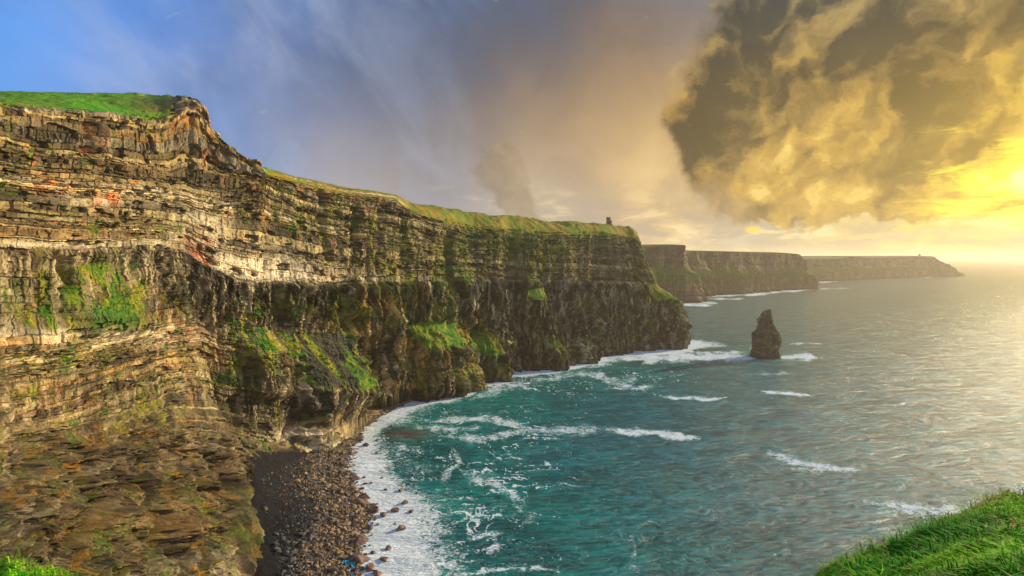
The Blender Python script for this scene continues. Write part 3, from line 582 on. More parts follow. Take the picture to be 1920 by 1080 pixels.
# ------------------------------------------------------------------ sea stack and the little far rock
def stack(name, prof, D, depth, label, cat, seed, base_px, mat, far=False, rows=230, cols=200):
    prof = sorted(prof, key=lambda q: -q[0])               # (py, left px, right px) from the waterline up
    r = D/F; zs = []; L = []; R = []
    for py, a, b in prof:
        p = P(base_px, py, D); zs.append(p[2]); L.append(P(a, py, D)[0]); R.append(P(b, py, D)[0])
    zs = np.array(zs); z = np.linspace(zs[0]-6, zs[-1], rows)
    Lx = np.interp(z, zs, L); Rx = np.interp(z, zs, R)
    k = max(1, rows//60); Lx = .5*Lx+.5*box(Lx, k*3, 0); Rx = .5*Rx+.5*box(Rx, k*3, 0)
    th = np.linspace(0, 2*math.pi, cols); cx = (Lx+Rx)/2; hw = np.maximum((Rx-Lx)/2*.94, .15)
    hd = np.maximum(hw*.6+depth*.4*(1-(z-z[0])/(z[-1]-z[0])), .15)
    ca, sa = np.cos(th)[None], np.sin(th)[None]; e = .8
    ux = np.sign(ca)*np.abs(ca)**e; uy = np.sign(sa)*np.abs(sa)**e
    Z = z[:, None]+0*ux; sc = Z*0+th[None]*hw.max(); s = sc
    edge = np.minimum(1, (z[-1]-z)/(z[-1]-z[0])*6)[:, None]
    # wrap-safe: noise from positions on the ring
    qx, qy = ux*hw.max(), uy*hw.max()
    d, li, bi, crack, bed, r1, r2 = rock(qx*1.0+qy*.7+100, Z, .35+0*Z, seed, flute=.25)
    d = d-d.mean(); amp = (.7 if not far else .5)*np.minimum(1, hw[:, None]/8)
    rx = hw[:, None]+d*amp*edge; ry = hd[:, None]+d*amp*edge
    X = np.stack([cx[:, None]+ux*rx, D+uy*ry+depth*.2, Z+.6*fbm(qx/3, qy/3, seed+2, 3)*edge], -1)
    c = mixc(L3((92, 78, 66))+0*X, L3((150, 128, 100)), ss(fbm(qx/4+Z*0, Z/2.2, seed+5, 4), -.1, .5))
    c = c*(.6+.8*hsh(li, bi, 1, seed))[..., None]*.72
    band = np.exp(-((Z-16)/2.4)**2)*ss(ux*1., -.3, .2); c = mixc(c, L3((196, 168, 128)), band*.6*(hsh(li, bi, 2, seed) > .3))
    c = mixc(c, L3((104, 112, 30)), ss(fbm(qx/5, Z/9, seed+8, 3)+.55*ss(ux, .2, .9)*ss(Z, 25, 45), .15, .45)*.8)
    c = mixc(c, L3((56, 50, 48)), ss(Z, 8, 3)*.8)
    o = link(name, raw_mesh(name, X, grid_faces(rows, cols), 4, {'Col': np.clip(c, .004, .9)}), mat, label=label, category=cat)
    return o
stack('sea_stack', [(674, 1411, 1466.5), (664, 1411.5, 1464), (658.5, 1414.5, 1462), (648, 1414.5, 1463.5), (639, 1413.8, 1466), (633, 1413.6, 1464.5), (630.4, 1412, 1463.6), (629.6, 1414.6, 1463), (624, 1415.2, 1463.4), (622.2, 1421, 1462), (616, 1423.4, 1457), (609, 1425.4, 1452.6), (598.5, 1425.4, 1451), (597, 1428, 1450.6), (592, 1431, 1450), (586.5, 1432.5, 1449.4), (583, 1436, 1448.8), (581.6, 1441.5, 1448.4), (580.5, 1445.4, 1448)],
      797, 22, 'tall dark sea stack with a pointed top standing alone in the bay', 'sea stack', 21, 1438, M_ROCK)
stack('sea_rock', [(552, 1396, 1416), (549, 1397.5, 1414), (546, 1400, 1411), (543, 1402.5, 1408.5), (540.5, 1404, 1407), (539, 1405, 1406.2)],
      2240, 22, 'small dark pointed rock in the surf at the foot of the far headland', 'sea rock', 25, 1405, M_FAR, True, 50, 48)

# ------------------------------------------------------------------ towers
def boxes(bs):
    bm = bmesh.new()
    for x0, x1, y0, y1, z0, z1 in bs:
        r = bmesh.ops.create_cube(bm, size=1)
        for vv in r['verts']: vv.co = ((x0+x1)/2+vv.co.x*(x1-x0), (y0+y1)/2+vv.co.y*(y1-y0), (z0+z1)/2+vv.co.z*(z1-z0))
    return bm
def bm_mesh(bm, name):
    me = bpy.data.meshes.new(name); bm.to_mesh(me); bm.free(); return me
M_STONE = simple_mat('tower_stone', (170, 134, 100), .1, 1.4, .92, (120, 92, 68))
M_DARK = simple_mat('dark_opening', (30, 26, 22), .1, 1., .95)
def tower(px, py, D, wd, ht, turret, label, sink=1.2):
    b = P(px, py, D); e = bpy.data.objects.new('stone_tower', None); COL.objects.link(e); e.location = b+np.array([0, 0, -sink])
    e['label'] = label; e['category'] = 'tower'; hh = ht+sink; w2 = wd/2
    link('wall', bm_mesh(boxes([(-w2, w2, -w2, w2, 0, hh)]), 'tower_wall'), M_STONE, e)
    mer = []; n = 4
    for i in range(n):
        a = -w2+i*wd/(n-.5); c = a+wd/(n-.5)*.55
        mer += [(a, c, -w2-.06, -w2+.55, hh+.004, hh+1.1), (a, c, w2-.55, w2+.06, hh+.004, hh+(1.1 if i != 2 else .3))]
        if 0 < i < n-1: mer += [(-w2-.06, -w2+.5, a, c, hh+.004, hh+1.1), (w2-.5, w2+.06, a, c, hh+.004, hh+1.1)]
    for mm in mer: link('merlon', bm_mesh(boxes([mm]), 'merlon'), M_STONE, e)
    for zz in (.35, .68): link('window', bm_mesh(boxes([(-.35, .35, -w2-.04, -w2+.1, hh*zz, hh*zz+1.3)]), 'tower_window'), M_DARK, e)
    link('door', bm_mesh(boxes([(-.55, .55, -w2-.05, -w2+.1, sink*.8, sink*.8+2.1)]), 'tower_door'), M_DARK, e)
    if turret:
        link('stair_turret', bm_mesh(boxes([(w2+.003, w2+2.4, -1.4, 1.2, 0, hh*.62), (w2+1.5, w2+2.4, -1.4, 1.2, hh*.62+.003, hh*.62+.9)]), 'stair_turret'), M_STONE, e)
    return e
tower(1140.6, 418.5, 884, 5.6, 8.4, True, 'small square stone ruin tower with a lower turret on the crest of the green headland', 4)
tower(1724, 481.5, 4130, 10, 18, False, 'tiny lone stone tower on the skyline of the farthest hazy headland', 8)

# ------------------------------------------------------------------ shoreline
BW = [Pz(672, 1700), Pz(672, 1300), Pz(674, 1080), Pz(676, 1040), Pz(683, 998), Pz(696, 957), Pz(671, 929), Pz(655, 888), Pz(658, 846), Pz(683, 802), Pz(722, 776), Pz(756, 759)]
FOOT = [Pz(*q) for q in [(756, 759), (822, 751), (876, 738), (886, 722), (936, 718), (947, 702), (1013, 699), (1062, 693), (1090, 679), (1134, 669), (1210, 661), (1284, 658), (1276, 646)]]
def segd(X, Y, pts):
    best = np.full(X.shape, 1e9); side = np.zeros(X.shape); t_at = np.zeros(X.shape); acc_ = 0.
    for a, b in zip(pts[:-1], pts[1:]):
        dx_, dy_ = b[0]-a[0], b[1]-a[1]; L_ = math.hypot(dx_, dy_)
        t = np.clip(((X-a[0])*dx_+(Y-a[1])*dy_)/(L_*L_), 0, 1); qx = X-(a[0]+t*dx_); qy = Y-(a[1]+t*dy_)
        dd = np.hypot(qx, qy); m = dd < best; best = np.where(m, dd, best)
        side = np.where(m, np.sign(dx_*(Y-a[1])-dy_*(X-a[0])), side); t_at = np.where(m, acc_+t*L_, t_at); acc_ += L_
    return best, side, t_at
def beach_z(X, Y):
    d, sd_, t = segd(X, Y, BW); d = d*np.where(sd_ > 0, 1, -1)
    wob = 1.8*fbm(X/7., Y/7., 201, 3); d = d+wob
    z = np.where(d > 0, .14*d+.0006*d*d, .09*d)
    q = P(505, 905, 345); cone = np.clip(1-np.hypot(X-q[0]+16, Y-q[1]+8)/85, 0, 1)
    z = z+cone*17*ss(d, 18, 60)
    z = z+fbm(X/11., Y/11., 205, 4)*.9*ss(d, -5, 12)+fbm(X/2.2, Y/2.2, 207, 3)*.35
    return np.maximum(z, -3), d
def beach():
    xs = np.arange(-235, -40, .55); ys = np.arange(120, 590, .75)
    X, Y = np.meshgrid(xs, ys); Z, d = beach_z(X, Y); V = np.stack([X, Y, Z], -1); px, py = proj(V)
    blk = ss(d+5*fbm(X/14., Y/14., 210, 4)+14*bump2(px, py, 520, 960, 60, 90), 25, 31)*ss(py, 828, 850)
    c = mixc(L3((118, 98, 76))+0*V, L3((172, 140, 100)), ss(fbm(X/1.6, Y/1.6, 212, 3), -.3, .4))
    c = mixc(c, L3((70, 66, 66)), ss(fbm(X/9., Y/9., 214, 3)+.4*ss(py, 980, 1060), .05, .35)*.7)
    c = mixc(c, L3((112, 116, 92)), bump2(px, py, 648, 845, 22, 30)*.7)
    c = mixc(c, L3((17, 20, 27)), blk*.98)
    c = mixc(c, L3((58, 52, 48)), ss(d, 2.5, 0)*.8)
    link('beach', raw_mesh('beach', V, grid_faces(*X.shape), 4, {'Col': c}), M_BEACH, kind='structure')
beach()

# ------------------------------------------------------------------ sea
def sea():
    az = np.concatenate([np.linspace(-100, -44, 40, endpoint=False), np.linspace(-44, -24, 160, endpoint=False), np.linspace(-24, 43, 720, endpoint=False), np.linspace(43, 105, 40)])
    az = np.radians(az)
    dep = np.tan(np.radians(np.concatenate([np.linspace(68, 34, 24, endpoint=False), np.linspace(34, 1.2, 430, endpoint=False), np.geomspace(1.2, .191, 40)])))
    r = H/dep
    A, R = np.meshgrid(az, r); X = R*np.sin(A); Y = R*np.cos(A)
    fade = ss(R, 1300, 250)
    Z = fade*(.55*fbm(X/34.+Y/80., Y/15., 300, 3)+.32*fbm(X/11., Y/5., 303, 3))+ss(R, 3500, 900)*.25*vn2(X/40., Y/14., 306)
    V = np.stack([X, Y, Z], -1); px, py = proj(np.stack([X, Y, 0*X], -1))
    d1, s1, t1 = segd(X, Y, BW); d1 = d1*np.where(s1 > 0, -1, 1)
    d2, s2, t2 = segd(X, Y, FOOT)
    wb = 19+12*ss(py, 840, 960)+5*vn2(t1/35., t1*0, 310); 
    lace = fbm(X/9., Y/9., 312, 4)
    f1 = np.clip(1.25-np.maximum(d1, 0)/(wb*1.35), 0, 1)*(py > 745)
    wf = (15+10*ss(px, 880, 940)+22*ss(px, 1060, 1150))*(.6+.5*vn2(t2/28., t2*0, 314)+.25*lace)
    f2 = np.clip(1.15-d2/np.maximum(wf*1.6, 3), 0, 1)
    f = np.maximum(np.maximum(f1, f2), .56*np.exp(-np.maximum(d1, 0)/70.)*(py > 745)*(.75+.5*fbm(X/30., Y/22., 335, 3)))
    ST_ = [  # streaks: polyline in (px, py) on the water, half width in px, strength
      ([(790, 812), (850, 820), (905, 822), (960, 812), (1010, 806), (1080, 806), (1150, 806)], 7, .62), ([(1140, 806), (1200, 811), (1250, 815), (1310, 820)], 6, .92),
      ([(800, 790), (860, 786), (905, 784), (950, 792), (1000, 806)], 6, .72), ([(760, 800), (800, 803), (850, 806), (900, 800)], 5, .7),
      ([(850, 842), (858, 868), (835, 890), (825, 905)], 8, .62), ([(850, 875), (880, 895), (930, 908), (965, 930), (985, 945)], 9, .62), ([(960, 935), (985, 960), (1000, 985)], 9, .45),
      ([(805, 940), (850, 938), (895, 936)], 4, .55), ([(850, 987), (872, 972), (886, 955)], 4, .75), ([(875, 1012), (910, 1005), (950, 1000)], 6, .7), ([(912, 1040), (932, 1025), (925, 1012)], 7, .7),
      ([(850, 1080), (900, 1072), (960, 1065), (1010, 1064), (1050, 1072)], 5, .72), ([(935, 1055), (980, 1062)], 6, .5), ([(1165, 1004), (1195, 1012), (1190, 1030), (1180, 1060), (1195, 1075)], 7, .42),
      ([(1130, 672), (1200, 672), (1280, 670), (1345, 669), (1415, 672)], 7, .95), ([(1465, 670), (1500, 669), (1530, 671)], 4, 1.0), ([(1290, 662), (1340, 660), (1400, 662)], 3, .7), ([(1480, 645), (1515, 643), (1545, 645)], 1.6, .7),
      ([(1120, 708), (1160, 720), (1190, 728), (1225, 722)], 6, .66), ([(1130, 715), (1150, 710), (1200, 715)], 6, .55), ([(1240, 744), (1290, 747), (1335, 749), (1360, 746)], 2.6, 1.0), ([(1425, 734), (1470, 738), (1515, 742)], 2.8, .95), ([(1565, 746), (1605, 744)], 3, .5),
      ([(1440, 850), (1490, 866), (1540, 876), (1590, 883), (1625, 884)], 6, .80), ([(1480, 880), (1560, 885)], 6, .6), ([(1620, 938), (1680, 948), (1740, 958), (1800, 958), (1860, 942), (1920, 925), (1980, 905)], 9, .74), ([(1650, 900), (1720, 915)], 6, .3),
      ([(1070, 700), (1100, 702), (1140, 706)], 5, .7), ([(990, 715), (1040, 708), (1080, 700)], 8, .55), ([(880, 750), (930, 730), (1000, 716)], 9, .62), ([(1380, 705), (1430, 700), (1480, 702)], 4, .5),
      ([(1290, 566), (1320, 567), (1345, 569)], 2, .95), ([(1268, 570), (1300, 571.5), (1335, 573)], 2.5, 1.0), ([(1315, 555), (1350, 554.5), (1400, 552)], 1.8, 1.), ([(1400, 551), (1440, 549), (1470, 546), (1520, 542.5)], 1.8, .95), ([(1330, 560), (1380, 561), (1400, 559)], 1.3, .8), ([(1395, 553), (1440, 552)], 1.6, 1.),
      ([(1525, 529), (1560, 527.5), (1580, 525), (1600, 525)], 1.1, 1.), ([(1525, 542), (1560, 541.5), (1600, 541)], 1.1, .6), ([(1715, 519.5), (1760, 518.5)], .9, .8), ([(745, 815), (790, 812), (840, 808)], 9, .35), ([(700, 850), (760, 840), (790, 850)], 10, .5)]
    wx = px+7*fbm(X/16., Y/16., 320, 3)*ss(R, 1500, 600); wy = py+4*fbm(X/16.+9, Y/16., 324, 3)*ss(R, 1500, 600)
    for pts, hw, k in ST_:
        d, _, t = segd(wx, wy, pts); Lt = t.max()+1e-6
        ends = np.minimum(1, np.minimum(t, Lt-t)/(.22*Lt)+.15)
        hv = hw*(1.15+.8*vn2(t/22.+hw, t*0+k, 350))*(.5+.5*ends)
        f = np.maximum(f, k*.88*(.55+.45*ends)*np.exp(-(d/hv)**2*.7)*(.88+.25*vn2(t/11., t*0, 351)))
    # thin windrows of foam in the inner bay
    wxx = X+16*fbm(X/30., Y/30., 360, 4); wyy = Y+16*fbm(X/30.+5, Y/30., 364, 4)
    web = np.minimum(np.abs(fbm(wxx/30., wyy/13., 370, 3)), np.abs(fbm(wxx/17., wyy/9., 374, 3))*1.3)
    zone = bump2(px, py, 880, 815, 130, 30)+.8*bump2(px, py, 1000, 715, 120, 22)+.8*bump2(px, py, 870, 1000, 90, 90)+.7*bump2(px, py, 1230, 700, 120, 30)+.6*bump2(px, py, 960, 930, 90, 40)+.35*ss(px, 1400, 1000)*ss(py, 690, 720)
    f = np.maximum(f, .80*ss(web, .075, .0)*np.clip(zone, 0, 1)*(.7+.5*fbm(X/20., Y/20., 378, 2)))
    ring = np.abs(fbm(X/24., Y/14., 330, 4)); inner = ss(px, 1330, 1000)*ss(py, 690, 720)*ss(d1, 160, 20)
    f = np.maximum(f, (.62*ss(ring, .07, .0)*(.6+.5*fbm(X/70., Y/50., 333, 2)))*inner)
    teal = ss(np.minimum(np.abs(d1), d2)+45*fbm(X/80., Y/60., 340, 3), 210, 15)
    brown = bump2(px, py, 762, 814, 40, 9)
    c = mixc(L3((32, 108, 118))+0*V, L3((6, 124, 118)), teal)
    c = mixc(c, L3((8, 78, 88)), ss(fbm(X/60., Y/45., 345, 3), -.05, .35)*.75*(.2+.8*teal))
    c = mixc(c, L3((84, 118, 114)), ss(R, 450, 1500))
    c = mixc(c, L3((92, 72, 66)), brown*.9)
    f = f*(1-.55*brown)
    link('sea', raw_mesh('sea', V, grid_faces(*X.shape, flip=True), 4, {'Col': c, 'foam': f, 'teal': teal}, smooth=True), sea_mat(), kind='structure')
def sea_mat():
    m, n = new_mat('sea_water'); pos = n.geo(); x, y, z = n.sep(pos)
    f = n.attr('foam'); c = n.attr('Col', True)
    wp = n.noise(n.xyz(x, y, 0.), .012, 3, .5)
    rot = n.xyz((x*.99+y*.1)*.7+wp*30., (y*.99-x*.1)*2.0+wp*18., 0.)
    dist = n.vec('LENGTH', pos) if False else n.math('SQRT', x*x+y*y)
    sw = n.noise(rot, .035, 6, .62, .4); ch = n.noise(rot, .16, 6, .65, .3); fi = n.noise(rot, .7, 4, .6)
    # foam texture: lacy cells + grain
    fx = n.xyz(x, y*1.35, 0.); wv = n.noise(fx, .11, 5, .6, .8)
    cell = n.voro(n.vec('ADD', fx, n.vec('SCALE', n.xyz(wv, n.noise(fx, .13, 4, .6), 0.), 26.)), .16, 'DISTANCE_TO_EDGE')
    cell2 = n.voro(n.vec('ADD', fx, n.vec('SCALE', n.xyz(wv, ch, 0.), 12.)), .5, 'DISTANCE_TO_EDGE')
    gr = n.noise(fx, .55, 7, .7)
    lace = n.step(cell, .34, .0)*.34+n.step(cell2, .30, .0)*.18+n.step(gr, .30, .70)*.30+n.step(wv, .3, .7)*.18
    foam = n.step(lace+f*1.22, .98, 1.32)*n.step(f, .04, .2)
    # wind streaks and broken crests out on the open water
    cr = n.step(ch+sw*.6, .98, 1.10)*.55*n.step(dist, 3500., 500.)
    foam = n.math('MAXIMUM', foam, cr*.35)
    c = n.mix(n.step(ch*.6+sw*.4, .40, .62), n.vec('SCALE', c, .48), n.vec('SCALE', c, 1.35))  # light and dark sides of the ripples painted into the body colour
    c = n.vec('SCALE', c, .7+n.noise(rot, .014, 4, .6)*.6)
    milky = n.step(f, .05, .7)*.45
    c = n.mix(milky, c, lin((70, 170, 160)))
    fc = n.mix(n.step(gr, .3, .62), lin((170, 200, 214)), lin((236, 242, 248)))
    col = n.mix(foam, c, fc)
    ro = n.math('ADD', .24, foam*.5)
    hgt = sw*11.0+ch*3.6*(.45+wp*1.1)+fi*.9+foam*.15
    p = n.n.new('ShaderNodeBsdfPrincipled'); n.put(p.inputs['Base Color'], col); n.put(p.inputs['Roughness'], ro); p.inputs['IOR'].default_value = 1.333; p.inputs['Specular IOR Level'].default_value = .32
    b = n.n.new('ShaderNodeBump'); b.inputs['Strength'].default_value = 1.; b.inputs['Distance'].default_value = .55
    n.put(b.inputs['Height'], hgt); n.l.new(b.outputs[0], p.inputs['Normal'])
    o = n.n.new('ShaderNodeOutputMaterial'); n.l.new(p.outputs[0], o.inputs[0]); return m
sea()

# ------------------------------------------------------------------ boulders
def rock_mesh(name, seed, flat=.7):
    rg = random.Random(seed); bm = bmesh.new()
    for _ in range(22):
        v = np.array([rg.gauss(0, 1) for _ in range(3)]); v /= np.linalg.norm(v); q = max(abs(v)); v = v/(q**.6)*rg.uniform(.42, .55)
        bm.verts.new((v[0]*rg.uniform(.9, 1.15), v[1]*.85, v[2]*flat))
    r = bmesh.ops.convex_hull(bm, input=bm.verts)
    bmesh.ops.delete(bm, geom=[g_ for g_ in r['geom_interior'] if isinstance(g_, bmesh.types.BMVert)], context='VERTS')
    bmesh.ops.bevel(bm, geom=bm.edges[:], offset=.03, segments=1, affect='EDGES')
    me = bm_mesh(bm, name); me.shade_flat(); return me
M_BOULDER = simple_mat('boulder_rock', (152, 126, 98), .8, 1.6, .9, (98, 78, 60))
M_WETB = simple_mat('wet_boulder_rock', (140, 108, 92), .5, 1.6, .6, (84, 66, 62))
M_GREYB = simple_mat('grey_boulder_rock', (104, 100, 98), .7, 1.6, .9, (58, 56, 58))
RM = [rock_mesh('boulder', 40+i, .55+.06*(i % 5)) for i in range(10)]
for i, me in enumerate(RM): me.materials.append(M_BOULDER)
RW = []; RG = []
for me in RM:
    a = me.copy(); a.materials[0] = M_WETB; RW.append(a); a = me.copy(); a.materials[0] = M_GREYB; RG.append(a)
def boulder(p, size, mesh, rng, label, group=None):
    o = bpy.data.objects.new('boulder', mesh); COL.objects.link(o); o.location = (float(p[0]), float(p[1]), float(p[2]))
    o.rotation_euler = (rng.uniform(-.4, .4), rng.uniform(-.4, .4), rng.uniform(0, 6.28)); o.scale = (size*rng.uniform(.85, 1.2), size*rng.uniform(.8, 1.1), size*rng.uniform(.75, 1.1))
    o['label'] = label; o['category'] = 'boulder'
    if group: o['group'] = group
    return o
rg = random.Random(3)
FOAMR = [(740.5, 956, 5.2, 'square brown boulder standing alone in the white surf, left of a smaller reddish one'), (771, 959, 3.6, 'reddish rounded boulder farthest out in the surf beside the square brown one'), (750, 991, 5.6, 'large pyramid shaped brown boulder surrounded by white foam'),
 (728, 1028, 3.4, 'grey round boulder in the foam near the bottom of the photo'), (719, 966, 4.2, 'brown boulder in the surf just left of the square one'), (721, 1049, 4.4, 'long flat reddish rock slab awash in the foam'), (700, 1037, 3.2, 'small reddish boulder in foam right beside the shingle near the blue netting'),
 (759, 942, 4.2, 'low flat brown rock awash on the green edge of the surf'), (752, 920, 3.2, 'small reddish rock at the outer edge of the foam, above the low flat rock'), (723, 918, 2.2, 'tiny brown rock alone in the middle of the upper surf'), (702, 957, 7.0, 'big reddish boulder at the tip of the shingle point where it meets the surf'),
 (679, 944, 7.6, 'biggest orange brown boulder on the water edge of the shingle point'), (666, 897, 7.0, 'big reddish boulder half in foam where the brown boulders begin'), (686, 835, 4.4, 'dark brown rock awash off the upper end of the beach'), (707, 849, 3.0, 'small dark rock awash, farthest out off the upper beach'), (705, 826, 2.8, 'small dark rock awash beyond the upper beach rock, near the brown water'),
 (683, 895, 2.8, 'small brown rock awash just right of the big reddish boulder'), (697, 906, 2.8, 'right one of two small brown rocks side by side in the upper surf'), (685, 907, 3., 'left one of two small brown rocks side by side in the upper surf'), (680, 916, 3., 'small reddish rock in foam under the two side by side rocks'), (716, 896, 2.2, 'small dark rock alone in the pale edge of the upper surf'),
 (678, 1051, 8.0, 'large dark brown boulder at the water edge beside the blue netting'), (708, 1075, 5.2, 'reddish boulder in foam at the very bottom of the photo'), (693, 1067, 5.4, 'brown wet boulder at the bottom edge of the shingle in foam'), (694, 990, 4.0, 'flat reddish rock awash below the shingle point'), (741, 983, 2., 'tiny flat rock in foam above the pyramid shaped boulder'), (709, 983, 2.2, 'tiny reddish rock in foam between shingle and pyramid boulder'),
 (673, 1018, 7.6, 'big tan boulder on the lower waterline above the blue netting'), (640, 890, 0, '')]
for i, (px, py, sz, lb) in enumerate(FOAMR):
    if sz: boulder(Pz(px, py, sz*.08), sz*1.0, RW[i % 10], rg, lb)
def visible_beach(n, seed, edge):
    """random beach positions (world) inside the stretch between cliff foot and surf"""
    r = np.random.RandomState(seed); X = r.uniform(-210, -55, n); Y = r.uniform(185, 560, n); Z, d = beach_z(X, Y)
    px, py = proj(np.stack([X, Y, Z], -1)); lim = np.interp(py, [757, 800, 835, 872, 895, 1075, 1200], [740, 684, 612, 540, 490, 528, 560])
    k = (px > lim-6) & (d > edge) & (py < 1110); return X[k], Y[k], Z[k], d[k], px[k], py[k]
X, Y, Z, d, px, py = visible_beach(16000, 8, -3)
want = np.exp(-((d-14)/15.)**2)*ss(py, 790, 880)+.25*ss(py, 980, 1040)*ss(d, 60, 30)+.05
keep = np.random.RandomState(4).uniform(size=len(X)) < want
sel = np.where(keep)[0]
sz = np.random.RandomState(6).lognormal(.62, .30, len(sel))*(1+.25*np.exp(-((d[sel]-6)/7.)**2))
order = np.argsort(-sz*F/Y[sel])[:300]
for q in order:
    i = sel[q]; grey = (d[i] > 24 and rg.random() < .8*ss(py[i], 930, 1010)+.15) or rg.random() < .12
    zone = 'beside the surf' if d[i] < 7 else ('in the middle of the beach' if d[i] < 20 else 'near the cliff foot')
    part = 'far narrow end' if py[i] < 860 else ('wide middle stretch' if py[i] < 975 else 'near end')
    big_ = 'large' if sz[q] > 2.6 else 'smaller'; cn = 'dark grey' if grey else 'brown'
    boulder((X[i], Y[i], Z[i]+sz[q]*.12), sz[q], (RG if grey else RM)[q % 10], rg, '%s %s boulder %s, %s of the shingle' % (big_, cn, zone, part), '%s %s boulders %s at the %s' % (big_, cn, zone, part))
def shingle():
    X, Y, Z, d, px, py = visible_beach(120000, 18, -4)
    n = len(X); r = np.random.RandomState(9)
    want = np.clip(np.exp(-((d-16)/20.)**2)+.3*ss(py, 960, 1040)*ss(d, 75, 40)+.10, 0, 1)*ss(py, 750, 800)+.5*ss(py, 800, 770); k = r.uniform(size=n) < want
    X, Y, Z, d, py = X[k], Y[k], Z[k], d[k], py[k]; n = len(X)
    sz = r.lognormal(-.42, .58, n)*(.7+.5*ss(py, 780, 900))*(1-.45*ss(d, 24, 30))
    protos = []
    for j in range(6):
        bm = bmesh.new(); rr = random.Random(90+j)
        for _ in range(11):
            v = np.array([rr.gauss(0, 1) for _ in range(3)]); v /= np.linalg.norm(v); bm.verts.new(v*[.55, .5, .4])
        h_ = bmesh.ops.convex_hull(bm, input=bm.verts); bm.verts.index_update()
        vs_ = np.array([v.co[:] for v in bm.verts]); bm.verts.ensure_lookup_table(); fs = np.array([[v.index for v in f.verts] for f in bm.faces if len(f.verts) == 3]); protos.append((vs_, fs)); bm.free()
    VV = []; FF = []; CC = []; off = 0
    for j, (pv, pf) in enumerate(protos):
        ix = np.arange(j, n, 6); a = r.uniform(0, 6.28, len(ix)); ca, sa = np.cos(a), np.sin(a)
        q = pv[None]*sz[ix][:, None, None]*r.uniform(.7, 1.3, (len(ix), 1, 3))
        W_ = np.stack([q[..., 0]*ca[:, None]-q[..., 1]*sa[:, None]+X[ix][:, None], q[..., 0]*sa[:, None]+q[..., 1]*ca[:, None]+Y[ix][:, None], q[..., 2]+Z[ix][:, None]+.1*sz[ix][:, None]], -1)
        VV.append(W_.reshape(-1, 3)); FF.append((pf[None]+(np.arange(len(ix))*len(pv))[:, None, None]+off).reshape(-1)); off += len(ix)*len(pv)
        grey = r.uniform(size=len(ix)) < .36+.6*ss(d[ix], 22, 36)*ss(py[ix], 900, 980)
        col = np.where(grey[:, None], L3((88, 90, 92)), L3((146, 124, 98)))*r.uniform(.4, 1.3, (len(ix), 1)); CC.append(np.repeat(col, len(pv), 0))
    me = raw_mesh('shingle', np.concatenate(VV), np.concatenate(FF), 3, {'Col': np.concatenate(CC)})
    link('shingle', me, M_BEACH, kind='stuff', label='loose grey and brown stones and shingle covering the beach', category='shingle')
shingle()
# blue netting washed up on the stones
def netting():
    q = Pz(654, 1051, 3.); n1, n2 = 26, 14; a, b = np.meshgrid(np.linspace(-1, 1, n1), np.linspace(-1, 1, n2))
    x = q[0]+a*2.6+b*.5; y = q[1]+b*1.3-a*.7+.5*vn2(a*2, b*2, 5); z, _ = beach_z(x, y); z = z+1.0+.55*vn2(a*4, b*3, 7)+.25*vn2(a*9, b*8, 8)
    m_ = simple_mat('netting', (20, 170, 196), .1, 3., .7, (10, 120, 160)); me = raw_mesh('fishing_net', np.stack([x, y, z], -1), grid_faces(n2, n1), 4)
    o = link('fishing_net', me, m_, label='crumpled turquoise fishing net washed up on the boulders by the surf', category='fishing net'); md = o.modifiers.new('thickness', 'SOLIDIFY'); md.thickness = .12
netting()
# pale boulders and a fence post on the near clifftop
def on_cliff(px, py):
    pxx, pyy = proj(CX); i = np.argmin((pxx-px)**2+(pyy-py)**2+1e6*(CX[..., 1] < 60)); return CX.reshape(-1, 3)[i]
for px, py, s_, lb in [(226, 218, 1.7, 'pale boulder on the green turf near the edge of the highest cliff'), (272, 210, 2.4, 'left one of the pale broken rocks below the crest of the highest cliff'), (290, 203, 2.6, 'right one of the pale broken rocks below the crest of the highest cliff'), (310, 190, 2.0, 'pale rock highest up beside the fence post on the clifftop')]:
    boulder(on_cliff(px, py), s_, RM[int(px) % 10], rg, lb)
q = on_cliff(314, 180)
bm = bmesh.new(); bmesh.ops.create_cone(bm, cap_ends=True, segments=8, radius1=.16, radius2=.12, depth=3.4)
bmesh.ops.bevel(bm, geom=[e_ for e_ in bm.edges if e_.calc_face_angle(0) > 1.2], offset=.03, segments=1, affect='EDGES')
post = link('fence_post', bm_mesh(bm, 'fence_post'), simple_mat('weathered_wood', (150, 140, 120), .1, 6.), label='thin weathered fence post leaning on the turf of the highest clifftop', category='fence post')
post.location = (q[0], q[1], q[2]+1.2); post.rotation_euler = (.1, -.22, 0)

